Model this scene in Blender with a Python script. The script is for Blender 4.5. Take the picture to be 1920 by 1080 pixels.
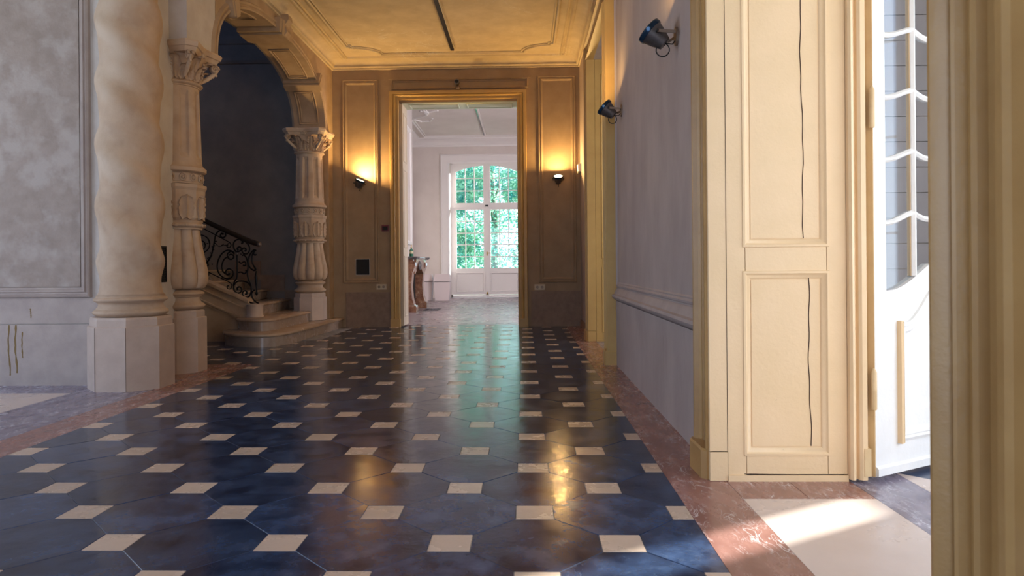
import bpy, math, random
from mathutils import Vector, Matrix, noise
random.seed(7)
R = math.radians; PI = math.pi
S = bpy.context.scene; COL = S.collection
for o in list(bpy.data.objects): bpy.data.objects.remove(o)

# ------------------------------------------------------------------ camera
cd = bpy.data.cameras.new('camera'); cam = bpy.data.objects.new('camera', cd); COL.objects.link(cam)
cd.sensor_width = 36; cd.lens = 24.3; cd.shift_x = .0052; cd.shift_y = -43 / 1920
cd.clip_start = .05; cd.clip_end = 300
cd.dof.use_dof = True; cd.dof.focus_distance = 5.0; cd.dof.aperture_fstop = 5.6
yaw = R(1.5); roll = .008
fw = Vector((-math.sin(yaw), math.cos(yaw), 0)); rt = Vector((math.cos(yaw), math.sin(yaw), 0)); up = Vector((0, 0, 1))
rt2 = rt * math.cos(roll) - up * math.sin(roll); up2 = up * math.cos(roll) + rt * math.sin(roll)
mm = Matrix((rt2, up2, -fw)).transposed().to_4x4(); mm.translation = (0, 0, 1)
cam.matrix_world = mm
S.camera = cam

# ------------------------------------------------------------------ world, sun, exposure
w = bpy.data.worlds.new('sky'); S.world = w; w.use_nodes = True
nt = w.node_tree; nt.nodes.clear()
wo = nt.nodes.new('ShaderNodeOutputWorld'); bg = nt.nodes.new('ShaderNodeBackground'); bg.inputs[1].default_value = 3.2
tc = nt.nodes.new('ShaderNodeTexCoord'); sx = nt.nodes.new('ShaderNodeSeparateXYZ'); cr = nt.nodes.new('ShaderNodeValToRGB')
cr.color_ramp.elements[0].position = .0; cr.color_ramp.elements[0].color = (.75, .86, 1, 1)
cr.color_ramp.elements[1].position = .7; cr.color_ramp.elements[1].color = (.32, .52, .95, 1)
nt.links.new(tc.outputs['Generated'], sx.inputs[0]); nt.links.new(sx.outputs[2], cr.inputs[0])
nt.links.new(cr.outputs[0], bg.inputs[0]); nt.links.new(bg.outputs[0], wo.inputs[0])
sd = bpy.data.lights.new('sun', 'SUN'); sd.energy = 30; sd.angle = R(1.2); sd.color = (1, .95, .86)
sun = bpy.data.objects.new('sun', sd); COL.objects.link(sun)
el = R(18); sunv = Vector((.871 * math.cos(el), .490 * math.cos(el), math.sin(el)))
sun.rotation_euler = sunv.to_track_quat('Z', 'Y').to_euler(); sun.location = sunv * 40
def area(name, loc, d, sx_, sy_, e, c, spread=180):
    l = bpy.data.lights.new(name, 'AREA'); l.shape = 'RECTANGLE'; l.size = sx_; l.size_y = sy_; l.energy = e; l.color = c
    l.spread = R(spread)
    o = bpy.data.objects.new(name, l); COL.objects.link(o); o.location = loc
    o.rotation_euler = (-Vector(d)).to_track_quat('Z', 'Y').to_euler(); return o
area('daylight_entrance', (-1.1, -2.55, 1.8), (0, 1, 0), 2.8, 3.2, 36, (.48, .62, 1))
area('daylight_left_bay', (-6.9, 3.3, 2.0), (1, 0, -.05), 3.4, 3.2, 46, (.54, .68, 1))
area('daylight_right_room', (4.35, 1.6, 2.0), (-1, 0, 0), 3.1, 3.0, 75, (.86, .93, 1))
area('fill_side_front', (2.95, -.95, 2.0), (0, 1, 0), 2.4, 3.0, 46, (.86, .93, 1))  # added fill at a windowless wall, brightens the back wall and leaf
area('daylight_right_window', (4.38, 4.615, 2.2), (-1, 0, 0), .33, 2.1, 12, (.80, .90, 1))
area('fill_far_side', (3.4, 12.7, 2.4), (-1, .55, 0), 1.5, 2.8, 235, (.90, .88, 1))  # added fill from an unseen side opening, lights the far room
area('fill_side_room', (3.0, 7.3, 2.1), (-.5, 1, 0), 2.0, 2.6, 110, (1, .93, .80))  # added inside the windowless side room to brighten the jamb panel
area('blue_fill_stair_hall', (-6.9, 8.8, 4.6), (1, .35, -.1), 2.0, 1.6, 22, (.30, .50, 1))  # added cool fill high in the stair hall, which has no window
S.view_settings.view_transform = 'Standard'; S.view_settings.look = 'None'
S.view_settings.gamma = 1; S.view_settings.use_curve_mapping = False
S.view_settings.exposure = 0.0

# ------------------------------------------------------------------ materials
def mat(name, col, rough=.6, metal=0, col2=None, nscale=3, ndetail=6, nmin=.35, nmax=.65, bump=0, bscale=40, streak=None,
        rrange=None, chips=None, rnd=0, veins=None, spec=None, coat=0, emis=None, blocks=None, col3=None):
    m = bpy.data.materials.new(name); m.use_nodes = True; t = m.node_tree; n = t.nodes; L = t.links.new
    b = n['Principled BSDF']; b.inputs['Roughness'].default_value = rough; b.inputs['Metallic'].default_value = metal
    if spec is not None: b.inputs['Specular IOR Level'].default_value = spec
    if coat: b.inputs['Coat Weight'].default_value = coat; b.inputs['Coat Roughness'].default_value = .08
    tc = n.new('ShaderNodeTexCoord'); vec = tc.outputs['Object']
    if rnd:
        oi = n.new('ShaderNodeObjectInfo'); va = n.new('ShaderNodeVectorMath'); va.operation = 'ADD'
        mu = n.new('ShaderNodeMath'); mu.operation = 'MULTIPLY'; mu.inputs[1].default_value = 37
        L(oi.outputs['Random'], mu.inputs[0]); L(vec, va.inputs[0]); L(mu.outputs[0], va.inputs[1]); vec = va.outputs[0]
    if streak:
        mp = n.new('ShaderNodeMapping'); mp.inputs['Scale'].default_value = streak; L(vec, mp.inputs[0]); vec = mp.outputs[0]
    def nz(sc, det=6, rg=.6, dist=0):
        x = n.new('ShaderNodeTexNoise'); x.inputs['Scale'].default_value = sc; x.inputs['Detail'].default_value = det
        x.inputs['Roughness'].default_value = rg; x.inputs['Distortion'].default_value = dist; L(vec, x.inputs['Vector']); return x.outputs[0]
    def ramp(src, p0, p1, c0=(0, 0, 0, 1), c1=(1, 1, 1, 1)):
        r_ = n.new('ShaderNodeValToRGB'); e = r_.color_ramp.elements; e[0].position = p0; e[1].position = p1; e[0].color = c0; e[1].color = c1
        L(src, r_.inputs[0]); return r_.outputs[0]
    def mix(f, a, c):
        x = n.new('ShaderNodeMix'); x.data_type = 'RGBA'
        for i, vv in ((6, a), (7, c)):
            if isinstance(vv, tuple): x.inputs[i].default_value = vv if len(vv) == 4 else (*vv, 1)
            else: L(vv, x.inputs[i])
        if isinstance(f, float): x.inputs[0].default_value = f
        else: L(f, x.inputs[0])
        return x.outputs[2]
    c = (*col, 1)
    if col2: c = mix(ramp(nz(nscale, ndetail), nmin, nmax), (*col, 1), (*col2, 1))
    if col3: c = mix(ramp(nz(nscale * .37, 4), .48, .62), c, (*col3, 1))
    if rnd and rnd > 0:
        hs = n.new('ShaderNodeHueSaturation'); mr = n.new('ShaderNodeMapRange')
        mr.inputs[3].default_value = 1 - rnd; mr.inputs[4].default_value = 1 + rnd; L(oi.outputs['Random'], mr.inputs[0]); L(mr.outputs[0], hs.inputs['Value'])
        if isinstance(c, tuple): hs.inputs['Color'].default_value = c
        else: L(c, hs.inputs['Color'])
        c = hs.outputs[0]
    if veins:
        vc, vs, vw, vst = veins
        wv = nz(vs, 5, .62, 1.6); a = n.new('ShaderNodeMath'); a.operation = 'SUBTRACT'; a.inputs[1].default_value = .5; L(wv, a.inputs[0])
        ab = n.new('ShaderNodeMath'); ab.operation = 'ABSOLUTE'; L(a.outputs[0], ab.inputs[0])
        f = ramp(ab.outputs[0], 0, vw, (1, 1, 1, 1), (0, 0, 0, 1)); f2 = ramp(nz(vs * .8, 4), .45, .65)
        mu2 = n.new('ShaderNodeMath'); mu2.operation = 'MULTIPLY'; L(f, mu2.inputs[0]); L(f2, mu2.inputs[1])
        mu3 = n.new('ShaderNodeMath'); mu3.operation = 'MULTIPLY'; mu3.inputs[1].default_value = vst; L(mu2.outputs[0], mu3.inputs[0])
        c = mix(mu3.outputs[0], c, (*vc, 1))
    if chips: c = mix(ramp(nz(chips[1], 3, .7), chips[2], chips[2] + .02), c, (*chips[0], 1))
    if isinstance(c, tuple): b.inputs['Base Color'].default_value = c
    else: L(c, b.inputs['Base Color'])
    if rrange:
        mr = n.new('ShaderNodeMapRange'); mr.inputs[1].default_value = .3; mr.inputs[2].default_value = .7
        mr.inputs[3].default_value = rrange[0]; mr.inputs[4].default_value = rrange[1]; L(nz(rrange[2], 5), mr.inputs[0]); L(mr.outputs[0], b.inputs['Roughness'])
    h = None
    if bump: h = nz(bscale, 6)
    if blocks:
        bk = n.new('ShaderNodeTexBrick'); mp2 = n.new('ShaderNodeMapping'); mp2.inputs['Rotation'].default_value = blocks[0]
        L(tc.outputs['Object'], mp2.inputs[0]); L(mp2.outputs[0], bk.inputs['Vector'])
        bk.inputs['Scale'].default_value = 1; bk.inputs['Brick Width'].default_value = blocks[1]; bk.inputs['Row Height'].default_value = blocks[2]
        bk.inputs['Mortar Size'].default_value = .003; bk.inputs['Mortar Smooth'].default_value = .3
        inv = n.new('ShaderNodeMath'); inv.operation = 'MULTIPLY'; inv.inputs[1].default_value = -1.2; L(bk.outputs['Fac'], inv.inputs[0])
        if h is not None:
            ad = n.new('ShaderNodeMath'); L(h, ad.inputs[0]); L(inv.outputs[0], ad.inputs[1]); h = ad.outputs[0]
        else: h = inv.outputs[0]
    if h is not None:
        bp = n.new('ShaderNodeBump'); bp.inputs['Strength'].default_value = max(bump, .15); bp.inputs['Distance'].default_value = .01
        L(h, bp.inputs['Height']); L(bp.outputs[0], b.inputs['Normal'])
    if emis: b.inputs['Emission Color'].default_value = (*emis[0], 1); b.inputs['Emission Strength'].default_value = emis[1]
    return m

BLACK = mat('black_marble', (.010, .018, .045), .2, col2=(.040, .070, .145), nscale=7, ndetail=10, rrange=(.11, .23, 7), bump=.02, bscale=9, rnd=.25,
            veins=((.10, .13, .18), 3.5, .012, .35), spec=.5)
DOT = mat('cream_tile', (.62, .48, .38), .25, col2=(.57, .44, .34), nscale=8, rrange=(.18, .35, 6), rnd=.10, bump=.02, bscale=30)
GROUT = mat('grout', (.42, .42, .45), .8, col2=(.20, .20, .22), nscale=9)
REDM = mat('red_marble', (.24, .105, .085), .25, col2=(.34, .17, .14), nscale=5, rrange=(.16, .34, 5), veins=((.78, .70, .70), 5.5, .026, 1), streak=(2.6, 1, 1), rnd=.04)
GREYM = mat('grey_violet_marble', (.17, .14, .19), .25, col2=(.30, .26, .33), nscale=6, rrange=(.16, .34, 5), veins=((.82, .82, .90), 5.5, .03, 1), streak=(2.2, 1, 1), rnd=.04)
CREAMS = mat('cream_slab', (.72, .59, .52), .3, col2=(.68, .555, .485), nscale=5, rrange=(.2, .4, 3), rnd=.03)
LIME = mat('limestone', (.54, .39, .265), .75, col2=(.44, .31, .21), nscale=5, bump=.12, bscale=90, col3=(.58, .45, .33))
LIMEWARM = mat('lamplit_limestone', (.46, .325, .20), .75, col2=(.38, .26, .155), nscale=5, bump=.12, bscale=90)  # limestone copy with warm, dim lamplight put into its colour
LIMEP = mat('limestone_pedestal', (.56, .44, .36), .55, col2=(.48, .37, .30), nscale=6, bump=.04, bscale=80)
PLASTER = mat('aged_plaster', (.38, .31, .265), .85, col2=(.31, .25, .21), nscale=9, ndetail=12, nmin=.35, nmax=.66, bump=.35, bscale=45, col3=(.43, .37, .33))
STONEW = mat('dado_stone', (.46, .385, .34), .7, col2=(.39, .32, .285), nscale=6, bump=.06, bscale=70)
WHITEW = mat('pale_plaster', (.62, .58, .54), .8, col2=(.54, .49, .45), nscale=5, bump=.08, bscale=40)
BACKW = mat('ochre_stone_wall', (.38, .27, .165), .8, col2=(.32, .22, .13), nscale=4, bump=.06, bscale=60, blocks=((R(90), 0, 0), 1.1, .62))
BACKD = mat('brown_stone_dado', (.29, .195, .135), .6, col2=(.22, .14, .095), nscale=9, bump=.05, bscale=60)
RIGHTW = mat('grey_lilac_wall', (.43, .355, .325), .72, col2=(.36, .29, .265), nscale=3, streak=(1, 1, .5), bump=.02, bscale=60)
CEILP = mat('ceiling_plaster', (.66, .53, .33), .75, col2=(.55, .43, .26), nscale=3, bump=.04, bscale=30, veins=((.75, .70, .60), .9, .006, .8))
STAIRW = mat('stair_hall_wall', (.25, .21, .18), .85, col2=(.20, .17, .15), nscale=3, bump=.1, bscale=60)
STEPM = mat('step_marble', (.50, .36, .25), .22, col2=(.40, .27, .18), nscale=5, rrange=(.12, .3, 6))
STEPR = mat('riser_marble', (.40, .31, .25), .3, col2=(.30, .22, .17), nscale=6, rrange=(.15, .35, 6))
CREAM = mat('cream_paint', (.84, .61, .36), .42, col2=(.80, .58, .33), nscale=4, bump=.03, bscale=50, chips=((.16, .09, .05), 16, .76))
CREAMD = mat('cream_paint_worn', (.74, .54, .29), .42, col2=(.66, .46, .24), nscale=6, bump=.04, bscale=50, chips=((.13, .06, .03), 12, .69))
WARMDIM = mat('warm_dim_light_paint', (.47, .28, .10), .36, col2=(.40, .225, .075), nscale=4, bump=.03, bscale=50)  # near casing: warm, dim light put into the paint colour
GOLDP = mat('ochre_paint', (.56, .36, .12), .45, col2=(.50, .31, .10), nscale=4, bump=.03, bscale=50)
WHITE = mat('white_paint', (.86, .85, .82), .35, col2=(.80, .79, .76), nscale=5, bump=.02, bscale=50, chips=((.35, .25, .2), 15, .78))
FARW = mat('far_room_wall', (.70, .63, .59), .8, col2=(.64, .57, .53), nscale=1.5)
FARP = mat('far_room_white_paint', (.80, .76, .74), .5)
FARF = mat('far_room_floorboard', (.34, .27, .28), .3, col2=(.27, .21, .22), nscale=4, rrange=(.2, .4, 3), rnd=.12)
IRON = mat('wrought_iron', (.012, .012, .014), .38, metal=.7)
RAILM = mat('dark_handrail', (.02, .014, .012), .3)
STEEL = mat('lamp_steel', (.22, .20, .19), .35, metal=.8, col2=(.16, .14, .13), nscale=20)
BLUEST = mat('lamp_rim', (.02, .05, .09), .15, metal=.6)
RUST = mat('aged_bracket', (.26, .19, .14), .5, metal=.6)
BLACKP = mat('black_rubber', (.01, .01, .01), .5)
BLACKM = mat('black_cover', (.006, .006, .006), .7)
LENS = mat('lit_lens', (1, .9, .7), .3, emis=((1, .78, .45), 8))
LENSOFF = mat('dim_lens', (1, .9, .7), .3, emis=((1, .80, .5), 3))
REDB = mat('dark_red_plastic', (.16, .015, .02), .4)
IVORY = mat('ivory_plastic', (.58, .48, .33), .4)
WPLAS = mat('white_plastic', (.80, .70, .68), .4)
BRASS = mat('aged_brass', (.42, .30, .12), .35, metal=.9)
BROWNM = mat('brown_marble', (.13, .05, .03), .15, col2=(.27, .14, .08), nscale=9, veins=((.62, .52, .40), 9, .02, .8))
GREYTOP = mat('dark_marble_top', (.10, .09, .09), .12, veins=((.5, .5, .5), 6, .02, .6))
GREENG = mat('green_bottle_glass', (.03, .13, .08), .15); LABELM = mat('paper_label', (.55, .48, .30), .7)
TILEB = mat('blue_black_tile', (.05, .07, .12), .25, rnd=.1)
BLUEC = mat('teal_fabric', (.02, .16, .24), .7)
BARK = mat('bark', (.24, .25, .20), .9, col2=(.16, .18, .14), nscale=20)
LAWN = mat('lawn', (.08, .22, .07), .9, col2=(.12, .28, .08), nscale=3)
CRACK = mat('dark_crack', (.07, .035, .02), .9)
SWITCH = mat('lilac_plate', (.45, .40, .50), .5)

def glassmat():
    m = bpy.data.materials.new('window_glass'); m.use_nodes = True; n = m.node_tree.nodes; L = m.node_tree.links.new; n.clear()
    o = n.new('ShaderNodeOutputMaterial'); tr = n.new('ShaderNodeBsdfTransparent'); tr.inputs[0].default_value = (.93, .96, .98, 1)
    gl = n.new('ShaderNodeBsdfGlossy'); gl.inputs['Roughness'].default_value = .03; lw = n.new('ShaderNodeLayerWeight'); pw = n.new('ShaderNodeMath'); pw.operation = 'POWER'; pw.inputs[1].default_value = 4
    fr = n.new('ShaderNodeMath'); fr.operation = 'MULTIPLY_ADD'; fr.inputs[1].default_value = .6; fr.inputs[2].default_value = .04
    L(lw.outputs['Facing'], pw.inputs[0]); L(pw.outputs[0], fr.inputs[0])
    mx = n.new('ShaderNodeMixShader'); L(fr.outputs[0], mx.inputs[0]); L(tr.outputs[0], mx.inputs[1]); L(gl.outputs[0], mx.inputs[2]); L(mx.outputs[0], o.inputs[0]); return m
GLASS = glassmat()
def leafmat():
    m = bpy.data.materials.new('tree_leaf'); m.use_nodes = True; n = m.node_tree.nodes; L = m.node_tree.links.new; n.clear()
    o = n.new('ShaderNodeOutputMaterial'); d = n.new('ShaderNodeBsdfDiffuse'); t = n.new('ShaderNodeBsdfTranslucent'); mx = n.new('ShaderNodeMixShader')
    tc = n.new('ShaderNodeTexCoord'); nz = n.new('ShaderNodeTexNoise'); nz.inputs['Scale'].default_value = 2.2; r = n.new('ShaderNodeValToRGB')
    r.color_ramp.elements[0].position = .35; r.color_ramp.elements[0].color = (.03, .31, .28, 1)
    r.color_ramp.elements[1].position = .65; r.color_ramp.elements[1].color = (.44, .74, .48, 1)
    L(tc.outputs['Object'], nz.inputs[0]); L(nz.outputs[0], r.inputs[0]); L(r.outputs[0], d.inputs[0]); L(r.outputs[0], t.inputs[0])
    mx.inputs[0].default_value = .62; L(d.outputs[0], mx.inputs[1]); L(t.outputs[0], mx.inputs[2]); L(mx.outputs[0], o.inputs[0]); return m
LEAF = leafmat()

# ------------------------------------------------------------------ mesh helpers
class MB:
    def __init__(s): s.v = []; s.f = []
    def add(s, v, f):
        k = len(s.v); s.v += [tuple(p) for p in v]; s.f += [tuple(i + k for i in q) for q in f]; return s
    def box(s, x0, y0, z0, x1, y1, z1):
        return s.add([(x0, y0, z0), (x1, y0, z0), (x1, y1, z0), (x0, y1, z0), (x0, y0, z1), (x1, y0, z1), (x1, y1, z1), (x0, y1, z1)],
                     [(0, 3, 2, 1), (4, 5, 6, 7), (0, 1, 5, 4), (1, 2, 6, 5), (2, 3, 7, 6), (3, 0, 4, 7)])
    def rings(s, rings, closed=True, cap=True):
        n = len(rings[0]); v = [p for r in rings for p in r]; f = []
        m = n if closed else n - 1
        for i in range(len(rings) - 1):
            for j in range(m):
                a = i * n + j; b = i * n + (j + 1) % n; f.append((a, b, b + n, a + n))
        if cap and closed: f.append(tuple(range(n - 1, -1, -1))); f.append(tuple((len(rings) - 1) * n + j for j in range(n)))
        return s.add(v, f)
    def prism(s, poly, z0, z1): return s.rings([[(x, y, z0) for x, y in poly], [(x, y, z1) for x, y in poly]])
    def stack(s, levels):  # [(poly, z), ...]
        return s.rings([[(x, y, z) for x, y in p] for p, z in levels])
    def lathe(s, prof, c=(0, 0), n=40, rf=None, cap=True):
        rr = []
        for r_, z in prof:
            ring = []
            for k in range(n):
                a = 2 * PI * k / n; q = r_ if rf is None else rf(r_, z, a)
                ring.append((c[0] + q * math.cos(a), c[1] + q * math.sin(a), z))
            rr.append(ring)
        return s.rings(rr, cap=cap)
    def tube(s, pts, r=.01, n=6, closed=False):
        pts = [Vector(p) for p in pts]; rr = []; N = len(pts)
        nrm = None
        for i, p in enumerate(pts):
            a = pts[(i - 1) % N] if (closed or i > 0) else p; b = pts[(i + 1) % N] if (closed or i < N - 1) else p
            t = (b - a); t = t.normalized() if t.length > 1e-9 else Vector((0, 0, 1))
            if nrm is None:
                q = Vector((0, 1, 0)) if abs(t.y) < .9 else Vector((1, 0, 0)); nrm = (q - t * q.dot(t)).normalized()
            else:
                nrm = nrm - t * nrm.dot(t); nrm = nrm.normalized() if nrm.length > 1e-6 else t.orthogonal().normalized()
            bi = t.cross(nrm); q = r[i] if isinstance(r, (list, tuple)) else r
            rr.append([p + (nrm * math.cos(2 * PI * k / n) + bi * math.sin(2 * PI * k / n)) * q for k in range(n)])
        if closed: rr.append(rr[0]); return s.rings(rr, cap=False)
        return s.rings(rr)
    def sphere(s, c, r, n=10, m=6, sc=(1, 1, 1)):
        return s.rings([[(c[0] + sc[0] * r * math.sin(PI * (i + .02) / (m + .04)) * math.cos(2 * PI * k / n), c[1] + sc[1] * r * math.sin(PI * (i + .02) / (m + .04)) * math.sin(2 * PI * k / n),
                          c[2] - sc[2] * r * math.cos(PI * (i + .02) / (m + .04))) for k in range(n)] for i in range(m + 1)])
    def frame(s, o, u, v, nn, rect, prof, open_bottom=False):
        o, u, v, nn = Vector(o), Vector(u), Vector(v), Vector(nn); u0, v0, u1, v1 = rect; rr = []
        for t, h in prof:
            b0 = v0 if open_bottom else v0 + t
            q = [(u0 + t, b0), (u0 + t, v1 - t), (u1 - t, v1 - t), (u1 - t, b0)]
            rr.append([o + u * a + v * b + nn * h for a, b in q])
        return s.rings(rr, closed=not open_bottom, cap=False)
    def sweep(s, prof, a, b, out, upv=(0, 0, 1)):  # prof [(out,up)...] closed section from a to b
        a, b, out, upv = Vector(a), Vector(b), Vector(out), Vector(upv)
        return s.rings([[a + out * p + upv * q for p, q in prof], [b + out * p + upv * q for p, q in prof]])

def mk(name, m, mt, parent=None, smooth=False, auto=None):
    me = bpy.data.meshes.new(name)
    off = parent.location if parent is not None else Vector((0, 0, 0))
    if parent is not None and parent.parent is not None: off = off + parent.parent.location
    me.from_pydata([Vector(p) - off for p in m.v], [], m.f)
    import bmesh
    bm = bmesh.new(); bm.from_mesh(me); bmesh.ops.recalc_face_normals(bm, faces=bm.faces); bm.to_mesh(me); bm.free()
    me.materials.append(mt)
    if smooth:
        me.polygons.foreach_set('use_smooth', [True] * len(me.polygons))
        if auto: me.set_sharp_from_angle(angle=R(auto))
    o = bpy.data.objects.new(name, me); COL.objects.link(o); o.parent = parent
    return o
def struct(name, m, mt, parent=None, **k):
    o = mk(name, m, mt, parent, **k)
    if parent is None: o['kind'] = 'structure'
    return o
def thing(name, label, cat, loc=(0, 0, 0), group=None):
    o = bpy.data.objects.new(name, None); COL.objects.link(o); o.location = loc; o['label'] = label; o['category'] = cat
    o.empty_display_size = .1
    if group: o['group'] = group
    return o
def sroot(name, loc=(0, 0, 0)):
    o = bpy.data.objects.new(name, None); COL.objects.link(o); o.location = loc; o['kind'] = 'structure'; return o
def copy_tree(o, parent=None):
    c = o.copy(); COL.objects.link(c)
    if parent is not None: c.parent = parent
    for ch in o.children: copy_tree(ch, c)
    return c
def inst(src, name, parent, loc=(0, 0, 0), rotz=0, mtx=None):
    o = bpy.data.objects.new(name, src.data); COL.objects.link(o); o.parent = parent
    if mtx is not None: o.matrix_local = mtx
    else: o.location = loc; o.rotation_euler = (0, 0, rotz)
    return o
def clip(poly, x0, y0, x1, y1):
    def cl(p, f, cut):
        out = []
        for i in range(len(p)):
            a, b = p[i], p[(i + 1) % len(p)]
            if f(a): out.append(a)
            if f(a) != f(b): out.append(cut(a, b))
        return out
    cx = lambda X: (lambda a, b: (X, a[1] + (b[1] - a[1]) * (X - a[0]) / (b[0] - a[0])))
    cy = lambda Y: (lambda a, b: (a[0] + (b[0] - a[0]) * (Y - a[1]) / (b[1] - a[1]), Y))
    for f, c in ((lambda p: p[0] >= x0, cx(x0)), (lambda p: p[0] <= x1, cx(x1)), (lambda p: p[1] >= y0, cy(y0)), (lambda p: p[1] <= y1, cy(y1))):
        poly = cl(poly, f, c)
        if len(poly) < 3: return []
    return poly
def octa(cx, cy, a):
    s = a * .41421
    return [(cx + a, cy - s), (cx + a, cy + s), (cx + s, cy + a), (cx - s, cy + a), (cx - a, cy + s), (cx - a, cy - s), (cx - s, cy - a), (cx + s, cy - a)]
def crom(pts, k=5):
    P = [Vector(p) for p in pts]; P = [P[0] * 2 - P[1]] + P + [P[-1] * 2 - P[-2]]; out = []
    for i in range(1, len(P) - 2):
        for j in range(k):
            t = j / k; a, b, c, d = P[i - 1:i + 3]
            out.append(.5 * ((2 * b) + (c - a) * t + (2 * a - 5 * b + 4 * c - d) * t * t + (3 * b - a - 3 * c + d) * t ** 3))
    out.append(P[-2]); return out

H = 4.35
# ================================================================== SETTING
# ---------------------------------------------------------------- floor
m = MB(); m.box(-7.2, -2.7, -.15, 5, 11.65, -.0028)
floor = struct('floor', m, GROUT)
D = .308; HS = .0755; X0 = .340; Y0 = 2.487
def tile_mesh(poly, z=0.0, bev=.0010, joint=.0015):
    cx = sum(p[0] for p in poly) / len(poly); cy = sum(p[1] for p in poly) / len(poly)
    def ins(d):
        out = []
        for x, y in poly:
            v = Vector((x - cx, y - cy)); l = v.length; v *= max(0, (l - d)) / l if l > 1e-9 else 1; out.append((cx + v.x, cy + v.y))
        return out
    m = MB(); m.stack([(ins(joint), -.011), (ins(joint), z - bev), (ins(joint + bev), z)]); return m
OCT = [(D - HS, -HS), (D - HS, HS), (HS, D - HS), (-HS, D - HS), (-(D - HS), HS), (-(D - HS), -HS), (-HS, -(D - HS)), (HS, -(D - HS))]
SQ = [(HS, -HS), (HS, HS), (-HS, HS), (-HS, -HS)]
protos = {}
fields = [(-2.79, -2.4, .655, 11.62), (-4.9, 7.04, -2.79, 9.3)]
cells = []
for fx0, fy0, fx1, fy1 in fields:
    for i in range(-18, 3):
        for j in range(-17, 31):
            cx, cy = X0 + i * D, Y0 + j * D; sq = (i + j) % 2 == 0
            base = SQ if sq else OCT
            poly = clip([(cx + x, cy + y) for x, y in base], fx0, fy0, fx1, fy1)
            if len(poly) < 3: continue
            a = abs(sum(poly[k][0] * poly[(k + 1) % len(poly)][1] - poly[(k + 1) % len(poly)][0] * poly[k][1] for k in range(len(poly)))) / 2
            if a < .0015: continue
            full = len(poly) == len(base) and all(abs(poly[k][0] - cx - base[k][0]) < 1e-6 and abs(poly[k][1] - cy - base[k][1]) < 1e-6 for k in range(len(base)))
            cells.append((cy, cx, sq, full, poly))
cells.sort(key=lambda c: (abs(c[0] - 4.9) if c[0] > 1.2 else 50 - c[0]))
cnt = {True: 0, False: 0}; rest = {True: MB(), False: MB()}
for cy, cx, sq, full, poly in cells:
    nm = 'cream_square_tile' if sq else 'black_octagonal_tile'; mt = DOT if sq else BLACK
    cnt[sq] += 1
    z = random.uniform(-.0006, .0004)
    if cnt[sq] > 290 or cy < 1.2:
        rest[sq].add(*(lambda q: (q.v, q.f))(tile_mesh(poly, z))); continue
    if full:
        if sq not in protos:
            protos[sq] = tile_mesh(SQ if sq else OCT)
            o = mk(nm, protos[sq], mt, floor); protos[sq] = o
        else: o = inst(protos[sq], nm, floor)
        o.location = (cx, cy, z); tl = .0016 if not sq else .0005
        o.rotation_euler = (random.uniform(-tl, tl), random.uniform(-tl, tl), 0)
    else: mk(nm, tile_mesh(poly, z), mt, floor)
for sq in (True, False):
    if rest[sq].v:
        o = mk('cream_square_tile' if sq else 'black_octagonal_tile', rest[sq], DOT if sq else BLACK, floor); o['kind'] = 'stuff'
def slab(name, x0, y0, x1, y1, mt): mk(name, tile_mesh([(x0, y0), (x1, y0), (x1, y1), (x0, y1)]), mt, floor)
ys = [-2.4, -.9, .6, 2.2, 3.2, 4.6, 6.0, 7.1, 9.05, 10.2, 11.25]
for a, b in zip(ys, ys[1:]): slab('red_marble_slab', .655, a, .918, b, REDM)
for a, b in zip([-2.4, 0, 1.6, 3.2, 4.6, 5.9], [0, 1.6, 3.2, 4.6, 5.9, 7.04]):
    slab('red_marble_slab', -3.06, a, -2.79, b, REDM)
for a, b in zip([-2.4, 0, 1.6, 3.2, 4.6], [0, 1.6, 3.2, 4.6, 5.5]): slab('grey_marble_slab', -3.65, a, -3.06, b, GREYM)
slab('grey_marble_slab', -4.9, 5.45, -3.65, 5.9, GREYM); slab('grey_marble_slab', -3.65, 5.5, -3.06, 6.1, GREYM)
slab('red_marble_slab', -3.4, 6.1, -3.06, 7.04, REDM)
for y in (1.5, 2.85, 4.15): slab('cream_slab', -5.4, y, -3.65, y + 1.3, CREAMS)
slab('cream_slab', -7, 1.5, -5.4, 5.45, CREAMS)
# right threshold: far border, cream slab, right border
slab('red_marble_slab', .918, 2.96, 1.20, 3.26, REDM); slab('grey_marble_slab', 1.20, 2.96, 1.477, 3.26, REDM)
slab('cream_slab', .918, 1.70, 1.477, 2.96, CREAMS); slab('grey_marble_slab', .918, 1.44, 1.477, 1.70, GREYM)
slab('grey_marble_slab', 1.477, .4, 1.75, 2.2, GREYM); slab('grey_marble_slab', 1.477, 2.2, 1.75, 3.6, GREYM); slab('grey_marble_slab', 1.477, 3.6, 1.75, 6.98, GREYM)
slab('grey_marble_slab', .918, 7.1, 1.5, 9.05, GREYM)
# right room: diagonal tiles
A = .33; k2 = 0; rb = MB(); rc = MB()
for i in range(-2, 30):
    for j in range(-20, 26):
        cx = 1.75 + (i) * A; cy = 3.0 + j * A
        if (i + j) % 2: continue
        dm = [(cx + A, cy), (cx, cy + A), (cx - A, cy), (cx, cy - A)]
        poly = clip(dm, 1.75, -.9, 4.4, 6.98)
        if len(poly) < 3: continue
        light = (i % 2 == 0)
        t = tile_mesh(poly)
        if 2.2 < cy < 7 and cx < 3.6: mk('diamond_tile', t, CREAMS if light else TILEB, floor)
        else: (rc if light else rb).add(t.v, t.f)
for q, mt in ((rc, CREAMS), (rb, TILEB)):
    o = mk('diamond_tile', q, mt, floor); o['kind'] = 'stuff'

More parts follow.
